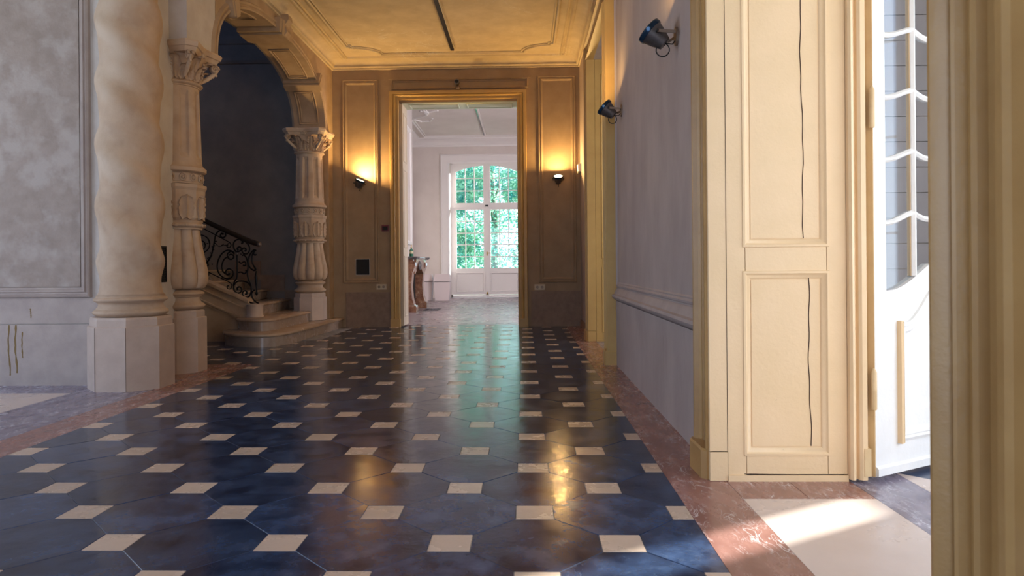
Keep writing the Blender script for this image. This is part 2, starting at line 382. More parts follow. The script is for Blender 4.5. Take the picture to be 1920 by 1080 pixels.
# ---------------------------------------------------------------- ceiling + cornice
m = MB(); m.box(-7.2, -2.7, H, 4.6, 6.5, H + .2).box(-3.14, 6.5, H, 1.6, 11.3, H + .2).box(1.6, 6.5, H, 4.6, 11.3, H + .2)
ceil = struct('ceiling', m, CEILP)
def ringroom(m, x0, y0, x1, y1, prof):
    rr = []
    for out, z in prof: rr.append([(x0 + out, y0 + out, z), (x1 - out, y0 + out, z), (x1 - out, y1 - out, z), (x0 + out, y1 - out, z)])
    return m.rings(rr, cap=False)
cove = [(0, 4.205), (.022, 4.205), (.026, 4.222), (.018, 4.232), (.05, 4.236), (.058, 4.252), (.05, 4.262)]
for k in range(7):
    a = PI / 2 * k / 6; cove.append((.052 + .15 * (1 - math.cos(a)), 4.262 + .075 * math.sin(a)))
cove += [(.21, 4.337), (.218, 4.330), (.240, 4.326), (.252, 4.330), (.262, 4.344), (.266, H + .004)]
m = MB(); ringroom(m, -3.13, -2.5, .91, 11.25, cove); mk('cornice', m, CEILP, ceil, smooth=True, auto=35)
# ceiling panel moulding with scooped corners
def scoop(x0, y0, x1, y1, ra, rb_, off):
    pts = []
    x0 += off; x1 -= off; y0 += off; y1 -= off
    for (cx, cy, sx_, sy_) in ((x0, y1, 1, -1), (x1, y1, -1, -1), (x1, y0, -1, 1), (x0, y0, 1, 1)):
        seg = []
        for k in range(9):
            a = PI / 2 * k / 8
            seg.append((cx + sx_ * (ra * math.sin(a)) , cy + sy_ * (rb_ * math.cos(a))))
        seg = [(cx, cy + sy_ * (rb_ + .07)), (cx + sx_ * .045, cy + sy_ * (rb_ + .07)), (cx + sx_ * .045, cy + sy_ * rb_ * .98)] + seg[1:-1] + [(cx + sx_ * ra, cy + sy_ * .0 + 0), (cx + sx_ * (ra + .02), cy)]
        if sx_ * sy_ > 0: seg = seg[::-1]
        pts += seg
    return pts
for off, r_ in ((0, .022), (.045, .012)):
    pl = scoop(-2.70, 1.4, .47, 10.86, .45, .36, off)
    m = MB(); m.tube([(x, y, H - .008) for x, y in pl], r_, 6, closed=True); mk('panel_moulding', m, CEILP, ceil, smooth=True)
m = MB()
for q in (((-2.83, -2.2), (.60, 11.02)),):
    (a, b), (c, d) = q
    for (p, r2) in (((a, b), (a, d)), ((a, d), (c, d)), ((c, d), (c, b)), ((c, b), (a, b))):
        m.tube([(p[0], p[1], H - .008), (r2[0], r2[1], H - .008)], .018, 6)
mk('panel_moulding', m, CEILP, ceil, smooth=True)

# ---------------------------------------------------------------- right wall
m = MB(); m.box(.91, 3.24, 0, 1.5, 7.10, H).box(.91, -2.5, 0, 1.5, 1.43, H).box(.91, 9.05, 0, 1.5, 11.25, H)
m.box(.91, 1.43, 3.66, 1.5, 3.24, H).box(.91, 7.10, 3.66, 1.5, 9.05, H)
wr = struct('wall_right', m, RIGHTW)
# dado of upright stone slabs, cap and rail
for a, b in ((3.50, 4.55), (4.55, 5.80), (5.80, 6.86)):
    m = MB(); m.box(.902, a + .0015, .0, .912, b - .0015, .53); mk('dado_slab', m, RIGHTW, wr)
m = MB(); m.box(.898, 3.50, .532, .912, 6.86, .640); mk('dado_cap', m, RIGHTW, wr)
rail = [(0, .640), (.012, .648), (.040, .664), (.052, .684), (.048, .702), (.028, .710), (.026, .722), (.016, .738), (.008, .760), (0, .765)]
m = MB(); m.sweep([(p, q) for p, q in rail], (.91, 3.50, 0), (.91, 6.86, 0), (-1, 0, 0)); mk('dado_rail', m, RIGHTW, wr, smooth=True, auto=40)
m = MB(); m.frame((.91, 0, 0), (0, 1, 0), (0, 0, 1), (-1, 0, 0), (3.56, .775, 6.83, 4.1), [(0, 0), (.006, .012), (.018, .016), (.03, .006), (.04, .008), (.05, 0)])
mk('panel_moulding', m, RIGHTW, wr)
m = MB(); m.sweep([(0, 0), (.014, 0), (.014, .10), (.006, .115), (0, .115)], (.91, 9.3, 0), (.91, 11.25, 0), (-1, 0, 0)); mk('skirting', m, BACKD, wr)
# casings (architraves): profile across width (w from opening edge outward), h = projection from wall
def casing(name, plane, u, n, jambs, top, mt, wdt=.24, proj=.075, plinth=.16, zpl=.14):
    """jambs: (u0,u1) outer extents; open bottom"""
    root = sroot(name)
    prof = [(0, 0), (0, proj * .9), (.012, proj), (.030, proj), (.036, proj * .72), (.050, proj * .60), (.075, proj * .62), (.082, proj * .40), (.120, proj * .40),
            (.126, proj * .62), (.140, proj * .66), (.146, proj * .46), (.175, proj * .44), (.182, proj * .70), (.190, proj * .74), (.194, proj * .56), (.206, proj * .56), (.214, proj * .80), (wdt - .014, proj * 1.0), (wdt - .004, proj * .98), (wdt, proj * .9), (wdt, 0)]
    m = MB(); m.frame(plane, u, (0, 0, 1), n, (jambs[0], zpl, jambs[1], top), prof, open_bottom=True)
    mk('architrave', m, mt, root, smooth=True, auto=28)
    for a, b in ((jambs[0] - .008, jambs[0] + wdt), (jambs[1] - wdt, jambs[1] + .008)):
        o, u_, n_ = Vector(plane), Vector(u), Vector(n); m = MB()
        pr = [(0, 0), (0, proj + .012), (.03, proj + .022), ((b - a) - .03, proj * .95 + .02), (b - a, proj * .95), (b - a, 0)]
        if b > (jambs[0] + jambs[1]) / 2: pr = [((b - a) - p, q) for p, q in pr]
        base = [o + u_ * (a + p) + n_ * q for p, q in pr]
        m.rings([base, [p + Vector((0, 0, zpl * .93)) for p in base], [o + u_ * (a + .006 + p * .95) + n_ * q * .93 + Vector((0, 0, zpl)) for p, q in pr]])
        mk('plinth_block', m, mt, root)
    return root
trimA = casing('trim_1', (.91, 0, 0), (0, 1, 0), (-1, 0, 0), (1.21, 3.46), 3.90, WARMDIM, proj=.080)
mk('warm_light_board', MB().box(.897, .35, 0, .911, 1.205, 3.9), WARMDIM, wr)  # added board, its brown stands for warm light on the near wall
trimB = casing('trim_2', (.91, 0, 0), (0, 1, 0), (-1, 0, 0), (6.87, 9.28), 3.90, GOLDP, proj=.105)

# panelled jamb linings (facing the camera)
def jamb(name, y, x0, x1, mt, depth=.04, zmax=3.66):
    root = sroot(name)
    # stiles and rails as separate boards
    xs0, xs1 = 1.011, 1.381
    def brd(nm, a, b, c, d, yy=0.0, e=.0015):
        m = MB(); m.box(a + e, y - yy, b + e, c - e, y + depth, d - e); mk(nm, m, mt, root)
    brd('corner_board', x0, .0, .925, .135, .004); brd('corner_board', x0, .135, .925, zmax)
    brd('stile', .925, .0, xs0, zmax); brd('stile', xs1, .03, x1, zmax)
    brd('rail', xs0, .030, xs1, .127); brd('rail', xs0, .952, xs1, 1.084); brd('rail', xs0, 3.45, xs1, zmax)
    m = MB(); m.box(.925, y - .010, .0, x1, y, .028); mk('kick_board', m, mt, root)
    for z0, z1 in ((.127, .952), (1.084, 3.45)):
        m = MB(); m.box(xs0, y + .016, z0, xs1, y + .03, z1); mk('panel', m, mt, root)
        m = MB(); m.frame((0, y, 0), (1, 0, 0), (0, 0, 1), (0, -1, 0), (xs0, z0, xs1, z1), [(-.012, 0), (-.010, .005), (0, .006), (.004, .002), (.010, -.004), (.018, -.007), (.026, -.016)])
        mk('panel_moulding', m, mt, root, smooth=True, auto=30)
        m = MB(); m.frame((0, y, 0), (1, 0, 0), (0, 0, 1), (0, -1, 0), (xs0, z0, xs1, z1), [(.030, -.016), (.0305, -.012), (.20, -.012)])
        m.v = m.v; mk('panel_field', MB().box(xs0 + .030, y + .0125, z0 + .030, xs1 - .030, y + .02, z1 - .030), mt, root)
    return root
dj = jamb('trim_3', 3.2, .842, 1.470, CREAM)
# split running down the panels
for (x, z0, z1) in ((1.300, .158, .930), (1.283, 1.112, 3.4)):
    pts = [(x + .0035 * math.sin(z * 9) + .002 * math.sin(z * 31), 3.2118, z) for z in [z0 + (z1 - z0) * k / 40 for k in range(41)]]
    pts = [(p[0] + (1.08 - p[2]) * .008, p[1], p[2]) for p in pts]
    mk('split', MB().tube(pts, .0022, 4), CRACK, dj)
mk('split', MB().tube([(1.0, 3.1985, .033), (1.15, 3.1985, .031), (1.3, 3.1985, .029), (1.46, 3.1985, .026)], .0015, 4), CRACK, dj)
mk('split', MB().tube([(.925, 3.1990, .0 + z * .1) for z in range(0, 36)], .0012, 4), CRACK, dj)
mk('split', MB().tube([(.85, 3.1985, .137), (.92, 3.1985, .136)], .0012, 4), CRACK, dj)
# door stop post beside the lining
m = MB()
post = [(1.470, 3.20), (1.472, 3.178), (1.482, 3.168), (1.494, 3.172), (1.500, 3.186), (1.508, 3.190), (1.512, 3.176), (1.524, 3.168), (1.545, 3.170), (1.552, 3.182), (1.552, 3.24), (1.470, 3.24)]
m.prism(post, .012, 3.66); mk('stop_post', m, CREAM, dj)
m = MB(); m.box(1.530, 3.166, .03, 1.560, 3.23, .155); mk('post_foot', m, CREAMD, dj)
jamb('trim_4', 9.0, .815, 1.470, GOLDP)

# ---------------------------------------------------------------- white glazed door leaf
L0 = Vector((1.570, 3.231, 0)); ld = Vector((.871, .491, 0)); ln = Vector((.491, -.871, 0)); TH = .045; LW = .86; LH = 3.5
door = sroot('door_1', (1.570, 3.231, 0))
def P3(s_, z, d=0.0): return L0 + ld * s_ + ln * d + Vector((0, 0, z))
def plate(name, poly, d0, d1, mt, par=None):
    m = MB(); m.rings([[P3(s_, z, d0) for s_, z in poly], [P3(s_, z, d1) for s_, z in poly]]); return mk(name, m, mt, par or door)
g = .022
plate('hinge_stile', [(0, g), (.085, g), (.085, LH), (0, LH)], 0, TH, WHITE)
m = MB(); q = [P3(-.004, 0.02, .0), P3(-.004, .02, TH - .001), P3(-.0, .02, TH - .001), P3(0, .02, 0)]; m.rings([q, [p + Vector((0, 0, LH - .02)) for p in q]]); mk('hinge_edge', m, CREAMD, door)
plate('closing_stile', [(LW - .085, g), (LW, g), (LW, LH), (LW - .085, LH)], 0, TH, WHITE)
def ogee(s_, lo, hi):  # low near stile then rises to centre
    t = min(s_ - .085, LW - .085 - s_); t = max(0, min(1, (t - .02) / .50)); return lo + (hi - lo) * (t * t * (3 - 2 * t))
N = 24; ss = [.085 + (LW - .17) * k / N for k in range(N + 1)]
plate('top_rail', [(.085, LH - .12), (LW - .085, LH - .12), (LW - .085, LH), (.085, LH)], 0, TH, WHITE)
m = MB(); rr = []
for s_ in ss:
    zt = ogee(s_, .868, 1.04); rr.append([P3(s_, g, 0), P3(s_, g, TH), P3(s_, zt, TH), P3(s_, zt, 0)])
m.rings(rr); mk('lock_rail', m, WHITE, door)
# raised bottom panel moulding
def path_mould(pts, prof, closed=True):
    m = MB(); rr = []; n_ = len(pts)
    for i in range(n_):
        a = Vector(pts[i - 1]); b = Vector(pts[i]); c = Vector(pts[(i + 1) % n_])
        d1 = (b - a).normalized(); d2 = (c - b).normalized(); n1 = Vector((-d1.y, d1.x)); n2 = Vector((-d2.y, d2.x)); nn = (n1 + n2); nn = nn / max(.3, nn.dot(n1)) if nn.length > 1e-6 else n1
        rr.append([P3(b.x + nn.x * w_, b.y + nn.y * w_, TH + h) for w_, h in prof])
    rr.append(rr[0])
    return m.rings(rr, closed=False, cap=False)
s0, s1 = .165, LW - .165
def ogee2(s_):
    t = min(s_ - .085, LW - .085 - s_); t = max(0, min(1, (t - .13) / .30)); return .715 + .20 * (t * t * (3 - 2 * t))
loop = [(s0, .165), (s1, .165)] + [(s0 + (s1 - s0) * (1 - k / 20), ogee2(s0 + (s1 - s0) * (1 - k / 20))) for k in range(21)]
pm = path_mould(loop, [(-.002, 0), (0, .012), (.012, .018), (.022, .012), (.028, .016), (.040, .014), (.048, .004), (.055, 0)])
mk('panel_moulding', pm, WHITE, door, smooth=True, auto=30)
sidem = MB()
sidem.rings([[P3(s0 - .003 + a, z, TH + b) for a, b in ((0, 0), (.0, .022), (.014, .022), (.016, .018), (.028, .018), (.03, 0))] for z in (.155, .725)])
mk('panel_moulding', sidem, CREAM, door)
for a_ in (.004, .018): mk('moulding_groove', MB().rings([[P3(s0 - .003 + a_ + q, z, TH + .0215 + h) for q, h in ((0, 0), (.0, .001), (.0035, .001), (.0035, 0))] for z in (.16, .72)]), CREAMD, door)
# bottom weather strip
m = MB(); m.rings([[P3(s_, z, d) for d, z in ((TH, .022), (TH + .014, .024), (TH + .014, .058), (TH, .068))] for s_ in (.0, LW)]); mk('weather_bar', m, WHITE, door)
# muntins and panes
cols = [.085, .085 + (LW - .17) / 3, .085 + 2 * (LW - .17) / 3, LW - .085]
def sag(s_, k):  # festoon offset for horizontal bars
    cw = (LW - .17) / 3; c = min(2, int((s_ - .085) / cw)); f = (s_ - .085 - c * cw) / cw
    if c == 0: return -.055 * math.cos(f * PI / 2) ** 1.4
    if c == 2: return -.055 * math.cos((1 - f) * PI / 2) ** 1.4
    return -.028 * math.sin(f * PI)
barsz = [1.235, 1.53, 1.82, 2.11, 2.40, 2.69, 2.98, 3.27]
for x in cols[1:3]:
    zb = ogee(x, .868, 1.04)
    m = MB(); q = [P3(x - .013, zb, .012), P3(x - .013, zb, TH - .012), P3(x - .004, zb, TH), P3(x + .004, zb, TH), P3(x + .013, zb, TH - .012), P3(x + .013, zb, .012)]
    m.rings([q, [p + Vector((0, 0, LH - .12 - zb)) for p in q]]); mk('muntin', m, WHITE, door)
    m = MB(); q = [P3(x - .0145, zb, .010), P3(x - .0145, zb, TH - .016), P3(x - .0125, zb, TH - .016), P3(x - .0125, zb, .010)]
    m.rings([q, [p + Vector((0, 0, LH - .12 - zb)) for p in q]]); mk('glazing_bead', m, CREAM, door)
for z in barsz:
    rr = []
    for k in range(37):
        s_ = .085 + (LW - .17) * k / 36; zz = z + sag(min(s_, LW - .0851), 0)
        rr.append([P3(s_, zz - .013, .012), P3(s_, zz - .013, TH - .012), P3(s_, zz - .004, TH), P3(s_, zz + .004, TH), P3(s_, zz + .013, TH - .012), P3(s_, zz + .013, .012)])
    mk('glazing_bar', MB().rings(rr), WHITE, door, smooth=True, auto=35)
for c in range(3):
    zs = [None] + barsz + [None]
    for r_ in range(len(barsz) + 1):
        lo, hi = [], []
        for k in range(7):
            s_ = cols[c] + (cols[c + 1] - cols[c]) * (k / 6 * .98 + .01)
            lo.append((s_, ogee(s_, .868, 1.04) if r_ == 0 else barsz[r_ - 1] + sag(s_, 0)))
            hi.append((s_, LH - .12 if r_ == len(barsz) else barsz[r_] + sag(s_, 0)))
        plate('pane', lo + hi[::-1], .022, .025, GLASS)
# hinges
for z in (.42, 1.7, 3.0):
    m = MB(); m.lathe([(.011, z - .09), (.013, z - .085), (.013, z - .002), (.0135, z), (.013, z + .002), (.013, z + .08), (.009, z + .09), (.005, z + .098)], (1.578, 3.176), 14)
    mk('hinge', m, CREAMD, door, smooth=True, auto=40)
    m = MB(); m.rings([[P3(-.006, z + a, b) for a, b in ((0, .002), (.07, .002), (.07, .03), (0, .03))], [P3(.001, z + a, b) for a, b in ((0, .002), (.07, .002), (.07, .03), (0, .03))]]); mk('hinge_flap', m, CREAMD, door)

# ---------------------------------------------------------------- right room
m = MB(); m.box(1.5, 7.0, 0, 4.6, 7.2, H); wsb = struct('wall_side_back', m, WHITEW)
m = MB(); m.box(1.56, 6.975, .0, 4.4, 7.0, .64); mk('dado_slab', m, GREYM, wsb)
m = MB(); m.sweep([(0, .64), (.04, .64), (.045, .66), (.03, .675), (0, .68)], (1.5, 6.975, 0), (4.4, 6.975, 0), (0, -1, 0)); mk('dado_rail', m, WHITEW, wsb)
PANLW = mat('grooved_lilac_panel', (.56, .55, .60), .6, col2=(.52, .51, .56), nscale=3, rnd=.03)
z = .68; i = 0
while z < H - .05:
    zt = min(z + .252, H)
    m = MB(); m.box(1.5, 6.965, z + .005, 4.4, 7.0, zt - .004); mk('wall_board', m, PANLW, wsb); z = zt; i += 1
m = MB(); m.box(4.4, -1.0, 0, 4.6, .0, H).box(4.4, 3.2, 0, 4.6, 4.45, H).box(4.4, 4.78, 0, 4.6, 7.0, H).box(4.4, 4.45, 0, 4.6, 4.78, 1.10).box(4.4, 4.45, 3.3, 4.6, 4.78, H).box(4.4, 0, 3.6, 4.6, 3.2, H).box(4.4, 0, 0, 4.6, 3.2, .45)
m.box(4.4, 7.2, 0, 4.6, 11.25, H)
struct('wall_side_right', m, WHITEW)
m = MB(); m.box(1.5, -1.2, 0, 4.6, -1.0, H); struct('wall_side_front', m, WHITEW)
def simple_window(name, x, y0, y1, z0, z1, ny, nz_):
    r_ = sroot(name, (x, (y0 + y1) / 2, z0)); m = MB()
    m.box(x - .03, y0, z0, x + .03, y0 + .04, z1).box(x - .03, y1 - .04, z0, x + .03, y1, z1).box(x - .03, y0 + .04, z0, x + .03, y1 - .04, z0 + .05).box(x - .03, y0 + .04, z1 - .05, x + .03, y1 - .04, z1)
    mk('window_frame', m, WHITE, r_)
    for k in range(1, nz_):
        z = z0 + (z1 - z0) * k / nz_; mk('glazing_bar', MB().box(x - .01, y0 + .04, z - .01, x + .01, y1 - .04, z + .01), WHITE, r_)
    for k in range(1, ny):
        y = y0 + (y1 - y0) * k / ny; mk('glazing_bar', MB().box(x - .01, y - .012, z0 + .05, x + .01, y + .012, z1 - .05), WHITE, r_)
    mk('pane', MB().box(x - .002, y0 + .03, z0 + .03, x + .002, y1 - .03, z1 - .03), GLASS, r_)
simple_window('window_1', 4.5, 4.43, 4.79, 1.10, 3.3, 1, 2)
simple_window('window_2', 4.5, 0, 3.2, .45, 3.6, 3, 4)
# garden chair standing against the marble dado behind the leaf
ch = thing('folding_chair', 'teal folding chair glimpsed through the gap beside the white glazed door', 'chair', (3.2, 6.3, 0))
m = MB(); m.box(3.02, 6.12, .235, 3.42, 6.5, .285); mk('seat', m, BLUEC, ch)
for sx_ in (3.04, 3.40):
    mk('leg', MB().tube([(sx_, 6.10, .008), (sx_, 6.5, .26)], .011, 8), IRON, ch); mk('leg', MB().tube([(sx_, 6.52, .008), (sx_, 6.12, .26), ], .011, 8), IRON, ch)
    mk('back_post', MB().tube([(sx_, 6.5, .26), (sx_, 6.6, .62)], .011, 8), IRON, ch)
m = MB(); m.box(3.03, 6.575, .50, 3.41, 6.60, .60); mk('backrest', m, BLUEC, ch)

# ---------------------------------------------------------------- back wall
m = MB(); m.box(-7.2, 11.25, 0, -3.60, 11.62, 6.2).box(-3.60, 11.25, 0, -2.03, 11.62, H).box(-.11, 11.25, 0, 4.6, 11.62, H).box(-2.03, 11.25, 3.67, -.11, 11.62, H)
m.v = [v for v in m.v]
wb = struct('wall_back', m, BACKW)
for a, b in ((-2.93, -2.19), (.10, .86)):
    m = MB(); m.box(a + .0, 11.236, .0, b, 11.252, .575); mk('dado_slab', m, BACKD, wb)
m = MB(); m.box(.862, 11.232, 0, .91, 11.252, .575); mk('dado_slab', m, BACKD, wb)
pf = [(0, 0), (.004, .020), (.018, .026), (.030, .012), (.042, .012), (.050, .022), (.062, .020), (.078, .004), (.086, 0)]
for rc_ in ((-2.972, .720, -2.374, 4.05), (.228, .712, .847, 4.07)):
    m = MB(); m.frame((0, 11.25, 0), (1, 0, 0), (0, 0, 1), (0, -1, 0), rc_, pf); mk('panel_moulding', m, BACKW, wb, smooth=True, auto=30)
m = MB(); m.frame((0, 11.25, 0), (1, 0, 0), (0, 0, 1), (0, -1, 0), (-2.15, 3.875, .08, 4.045), [(0, 0), (.004, .03), (.018, .036), (.03, .014), (.045, .010), (.05, 0)]); mk('panel_moulding', m, BACKW, wb)
m = MB(); m.box(-2.20, 11.225, 4.045, .12, 11.25, 4.075); mk('ledge', m, BACKW, wb)
tr5 = sroot('trim_5')
prof5 = [(0, 0), (0, .050), (.008, .058), (.050, .058), (.056, .040), (.062, .036), (.075, .052), (.085, .040), (.10, .022), (.125, .022), (.130, .030), (.140, .026), (.148, 0)]
m = MB(); m.frame((0, 11.25, 0), (1, 0, 0), (0, 0, 1), (0, -1, 0), (-2.185, .13, .045, 3.85), prof5, True); mk('architrave', m, GOLDP, tr5, smooth=True, auto=28)
for a, b in ((-2.19, -2.03), (-.11, .05)):
    m = MB(); m.box(a, 11.185, 0, b, 11.25, .135); mk('plinth_block', m, GOLDP, tr5)
# reveal of the far doorway: panelled leaf folded back on the left, panelled head
LEAFP = mat('far_leaf_paint', (.62, .52, .38), .45)
d2 = sroot('door_2', (-2.02, 11.27, 0))
m = MB(); m.box(-2.035, 11.27, .02, -1.985, 11.72, 3.66); mk('leaf', m, LEAFP, d2)
for z0, z1 in ((.16, 1.17), (1.30, 2.60), (2.72, 3.52)):
    m = MB(); m.frame((-1.985, 0, 0), (0, 1, 0), (0, 0, 1), (1, 0, 0), (11.34, z0, 11.65, z1), [(0, 0), (.004, .008), (.02, .010), (.03, .0), (.035, -.012), (.05, -.012)]); mk('panel_moulding', m, LEAFP, d2)
m = MB(); m.box(-1.985, 11.62, 3.60, -.11, 11.68, 3.72); 
HEADP = mat('head_lining_paint', (.58, .62, .44), .4)
tr6 = sroot('trim_6')
mk('head_lining', MB().box(-1.985, 11.26, 3.655, -.112, 11.72, 3.672), HEADP, tr6)
for x0, x1 in ((-1.90, -1.07), (-.95, -.18)):
    m = MB(); m.frame((0, 0, 3.655), (1, 0, 0), (0, 1, 0), (0, 0, -1), (x0, 11.33, x1, 11.64), [(0, 0), (.004, .010), (.02, .012), (.03, .0), (.035, -.004), (.05, -.004)]); mk('panel_moulding', m, HEADP, tr6)

# ---------------------------------------------------------------- far room
m = MB(); m.box(-3.7, 11.62, -.15, 3.7, 23.5, -.008); ff = struct('floor_far', m, GROUT)
rowsx = [-3.5 + .5 * k for k in range(15)]
nb = 0
for xi, x in enumerate(rowsx[:-1]):
    y = 11.63 - (.6 if xi % 2 else 0)
    while y < 21.2:
        y1 = min(y + 1.2, 21.25); ya = max(y, 11.63)
        if x < 1.0: mk('floor_slab', tile_mesh([(x, ya), (x + .5, ya), (x + .5, y1), (x, y1)], -.001), FARF, ff)
        y = y1
m = MB(); m.box(1.0, 11.63, -.008, 3.7, 21.25, -.002); mk('floor_slab', m, FARF, ff)
m = MB(); m.box(-3.7, 11.62, 4.9, 3.7, 21.6, 5.05); cf = struct('ceiling_far', m, FARW)
m = MB(); ringroom(m, -3.45, 11.62, 3.5, 21.25, [(0, 4.66), (.02, 4.66), (.03, 4.70), (.02, 4.71), (.06, 4.76), (.14, 4.83), (.24, 4.86), (.26, 4.87), (.27, 4.905)]); mk('cornice', m, FARP, cf, smooth=True, auto=35)
m = MB()
pl = [(-3.0, 20.8), (-3.0, 18.3), (-2.5, 17.8), (-2.5, 13.2), (-3.0, 12.6), (-3.0, 12), (3.2, 12), (3.2, 20.8)]
m.tube([(x, y, 4.9) for x, y in pl], .035, 6, True); m.tube([(x * .97 + (-.02 if x < 0 else .0), y * .995, 4.9) for x, y in pl], .02, 6, True); mk('panel_moulding', m, FARP, cf)
m = MB(); m.tube([(-2.95, 18.25, 4.9), (-2.75, 18.55, 4.89), (-2.5, 18.5, 4.89), (-2.4, 18.2, 4.9)], .03, 6); m.tube([(-2.6, 17.3, 4.9), (-2.4, 17.45, 4.89), (-2.15, 17.3, 4.9)], .03, 6); mk('scroll_ornament', m, FARP, cf)
m = MB(); m.box(-3.65, 11.62, 0, -3.45, 21.6, 4.9).box(-3.45, 14.0, 0, -2.75, 17.0, 4.9); wfl = struct('wall_far_left', m, FARW)
m = MB(); m.frame((-3.45, 0, 0), (0, 1, 0), (0, 0, 1), (1, 0, 0), (17.6, .9, 20.8, 4.3), [(0, 0), (.01, .03), (.06, .035), (.1, .0)]); mk('panel_moulding', m, FARP, wfl)
m = MB(); m.frame((-2.75, 0, 0), (0, 1, 0), (0, 0, 1), (1, 0, 0), (14.3, 1.5, 16.7, 4.3), [(0, 0), (.01, .03), (.06, .035), (.1, .0)]); mk('panel_moulding', m, FARP, wfl)
m = MB(); m.box(3.5, 11.62, 0, 3.7, 11.9, 4.9).box(3.5, 13.5, 0, 3.7, 21.6, 4.9).box(3.5, 11.9, 3.9, 3.7, 13.5, 4.9).box(3.5, 11.9, 0, 3.7, 13.5, .9); struct('wall_far_right', m, FARW)
WX0, WX1, WZ = -2.30, -.04, 4.22
m = MB(); m.box(-3.65, 21.25, 0, WX0, 21.85, 4.9).box(WX1, 21.25, 0, 3.7, 21.85, 4.9).box(WX0, 21.25, WZ, WX1, 21.85, 4.9); wf = struct('wall_far', m, FARW)
m = MB(); m.box(-3.6, 11.615, 3.67, 3.7, 11.635, 4.9).box(-3.6, 11.615, 0, -2.05, 11.635, 3.67).box(-.09, 11.615, 0, 3.7, 11.635, 3.67); struct('wall_far_front', m, FARW)
m = MB(); m.frame((0, 21.25, 0), (1, 0, 0), (0, 0, 1), (0, -1, 0), (WX0 - .28, .0, WX1 + .28, WZ + .20), [(0, 0), (.0, .05), (.03, .07), (.06, .05), (.10, .05), (.16, .035), (.22, .04), (.26, .02), (.28, 0)], True); mk('architrave', m, FARP, wf, smooth=True, auto=28)
# french window
fwn = sroot('window_3', (-1.17, 21.6, 0)); YW = 21.62
CXW = (WX0 + WX1) / 2
mk('window_frame', MB().box(WX0, YW - .05, 0, WX0 + .05, YW + .08, WZ).box(WX1 - .05, YW - .05, 0, WX1, YW + .08, WZ).box(WX0, YW - .05, WZ - .05, WX1, YW + .08, WZ).box(WX0, YW - .05, 0, WX1, YW + .08, .07), FARP, fwn)
mk('transom', MB().box(WX0 + .05, YW - .06, 2.80, WX1 - .05, YW + .05, 2.90), FARP, fwn)
mk('mullion', MB().box(CXW - .05, YW - .065, .07, CXW + .05, YW + .03, WZ - .05), FARP, fwn)
hw = (WX1 - WX0) / 2
for sgn in (-1, 1):
    a = WX0 + .05 if sgn < 0 else CXW + .05; b = CXW - .05 if sgn < 0 else WX1 - .05
    gx0, gx1 = a + .12, b - .06
    if sgn > 0: gx0, gx1 = a + .06, b - .12
    arch = lambda x: 4.12 - .20 * ((x - CXW) / (hw - .15)) ** 2
    # leaf: stiles, rails, panel
    mk('leaf_stile', MB().box(a, YW - .03, .08, gx0, YW + .02, 2.80), FARP, fwn); mk('leaf_stile', MB().box(gx1, YW - .03, .08, b, YW + .02, 2.80), FARP, fwn)
    mk('leaf_rail', MB().box(gx0, YW - .03, .08, gx1, YW + .02, .18), FARP, fwn); mk('leaf_rail', MB().box(gx0, YW - .03, .76, gx1, YW + .02, .91), FARP, fwn); mk('leaf_rail', MB().box(gx0, YW - .03, 2.74, gx1, YW + .02, 2.80), FARP, fwn)
    mk('leaf_panel', MB().box(gx0, YW - .005, .18, gx1, YW + .015, .76), FARP, fwn)
    m = MB(); m.frame((0, YW - .03, 0), (1, 0, 0), (0, 0, 1), (0, -1, 0), (gx0 - .02, .16, gx1 + .02, .78), [(0, 0), (.01, .015), (.03, .015), (.05, -.02)]); mk('panel_moulding', m, FARP, fwn)
    mk('upper_stile', MB().box(a, YW - .03, 2.90, gx0, YW + .02, WZ - .05), FARP, fwn); mk('upper_stile', MB().box(gx1, YW - .03, 2.90, b, YW + .02, WZ - .05), FARP, fwn)
    mk('upper_rail', MB().box(gx0, YW - .03, 2.90, gx1, YW + .02, 2.95), FARP, fwn)
    m = MB(); n_ = 8; m.rings([[(x, YW - .03, arch(x)), (x, YW + .02, arch(x)), (x, YW + .02, WZ - .05), (x, YW - .03, WZ - .05)] for x in [gx0 + (gx1 - gx0) * k / n_ for k in range(n_ + 1)]]); mk('arched_head', m, FARP, fwn)
    cxs = [gx0 + (gx1 - gx0) * k / 3 for k in range(4)]
    for x in cxs[1:3]:
        mk('glazing_bar', MB().box(x - .014, YW - .02, .91, x + .014, YW + .01, 2.74), FARP, fwn); mk('glazing_bar', MB().box(x - .014, YW - .02, 2.95, x + .014, YW + .01, arch(x)), FARP, fwn)
    zl = [.91 + (2.74 - .91) * k / 5 for k in range(6)]; zu = [2.95, 3.33, 3.72]
    for z in zl[1:5] + zu[1:]: mk('glazing_bar', MB().box(gx0, YW - .018, z - .013, gx1, YW + .008, z + .013), FARP, fwn)
    for c in range(3):
        for z0, z1 in zip(zl, zl[1:]): mk('pane', MB().box(cxs[c] + .01, YW - .004, z0 + .01, cxs[c + 1] - .01, YW - .001, z1 - .01), GLASS, fwn)
        for z0, z1 in zip(zu, zu[1:] + [None]):
            if z1: mk('pane', MB().box(cxs[c] + .01, YW - .004, z0 + .01, cxs[c + 1] - .01, YW - .001, z1 - .01), GLASS, fwn)
            else:
                xa, xb = cxs[c] + .01, cxs[c + 1] - .01; q = [(xa, z0 + .01), (xb, z0 + .01), (xb, arch(xb)), (xa, arch(xa))]
                mk('pane', MB().rings([[(x, YW - .004, z) for x, z in q], [(x, YW - .001, z) for x, z in q]]), GLASS, fwn)
mk('handle', MB().box(CXW - .02, YW - .085, 1.30, CXW + .02, YW - .065, 1.42).tube([(CXW, YW - .09, 1.38), (CXW + .1, YW - .1, 1.38)], .012, 8), BRASS, fwn)
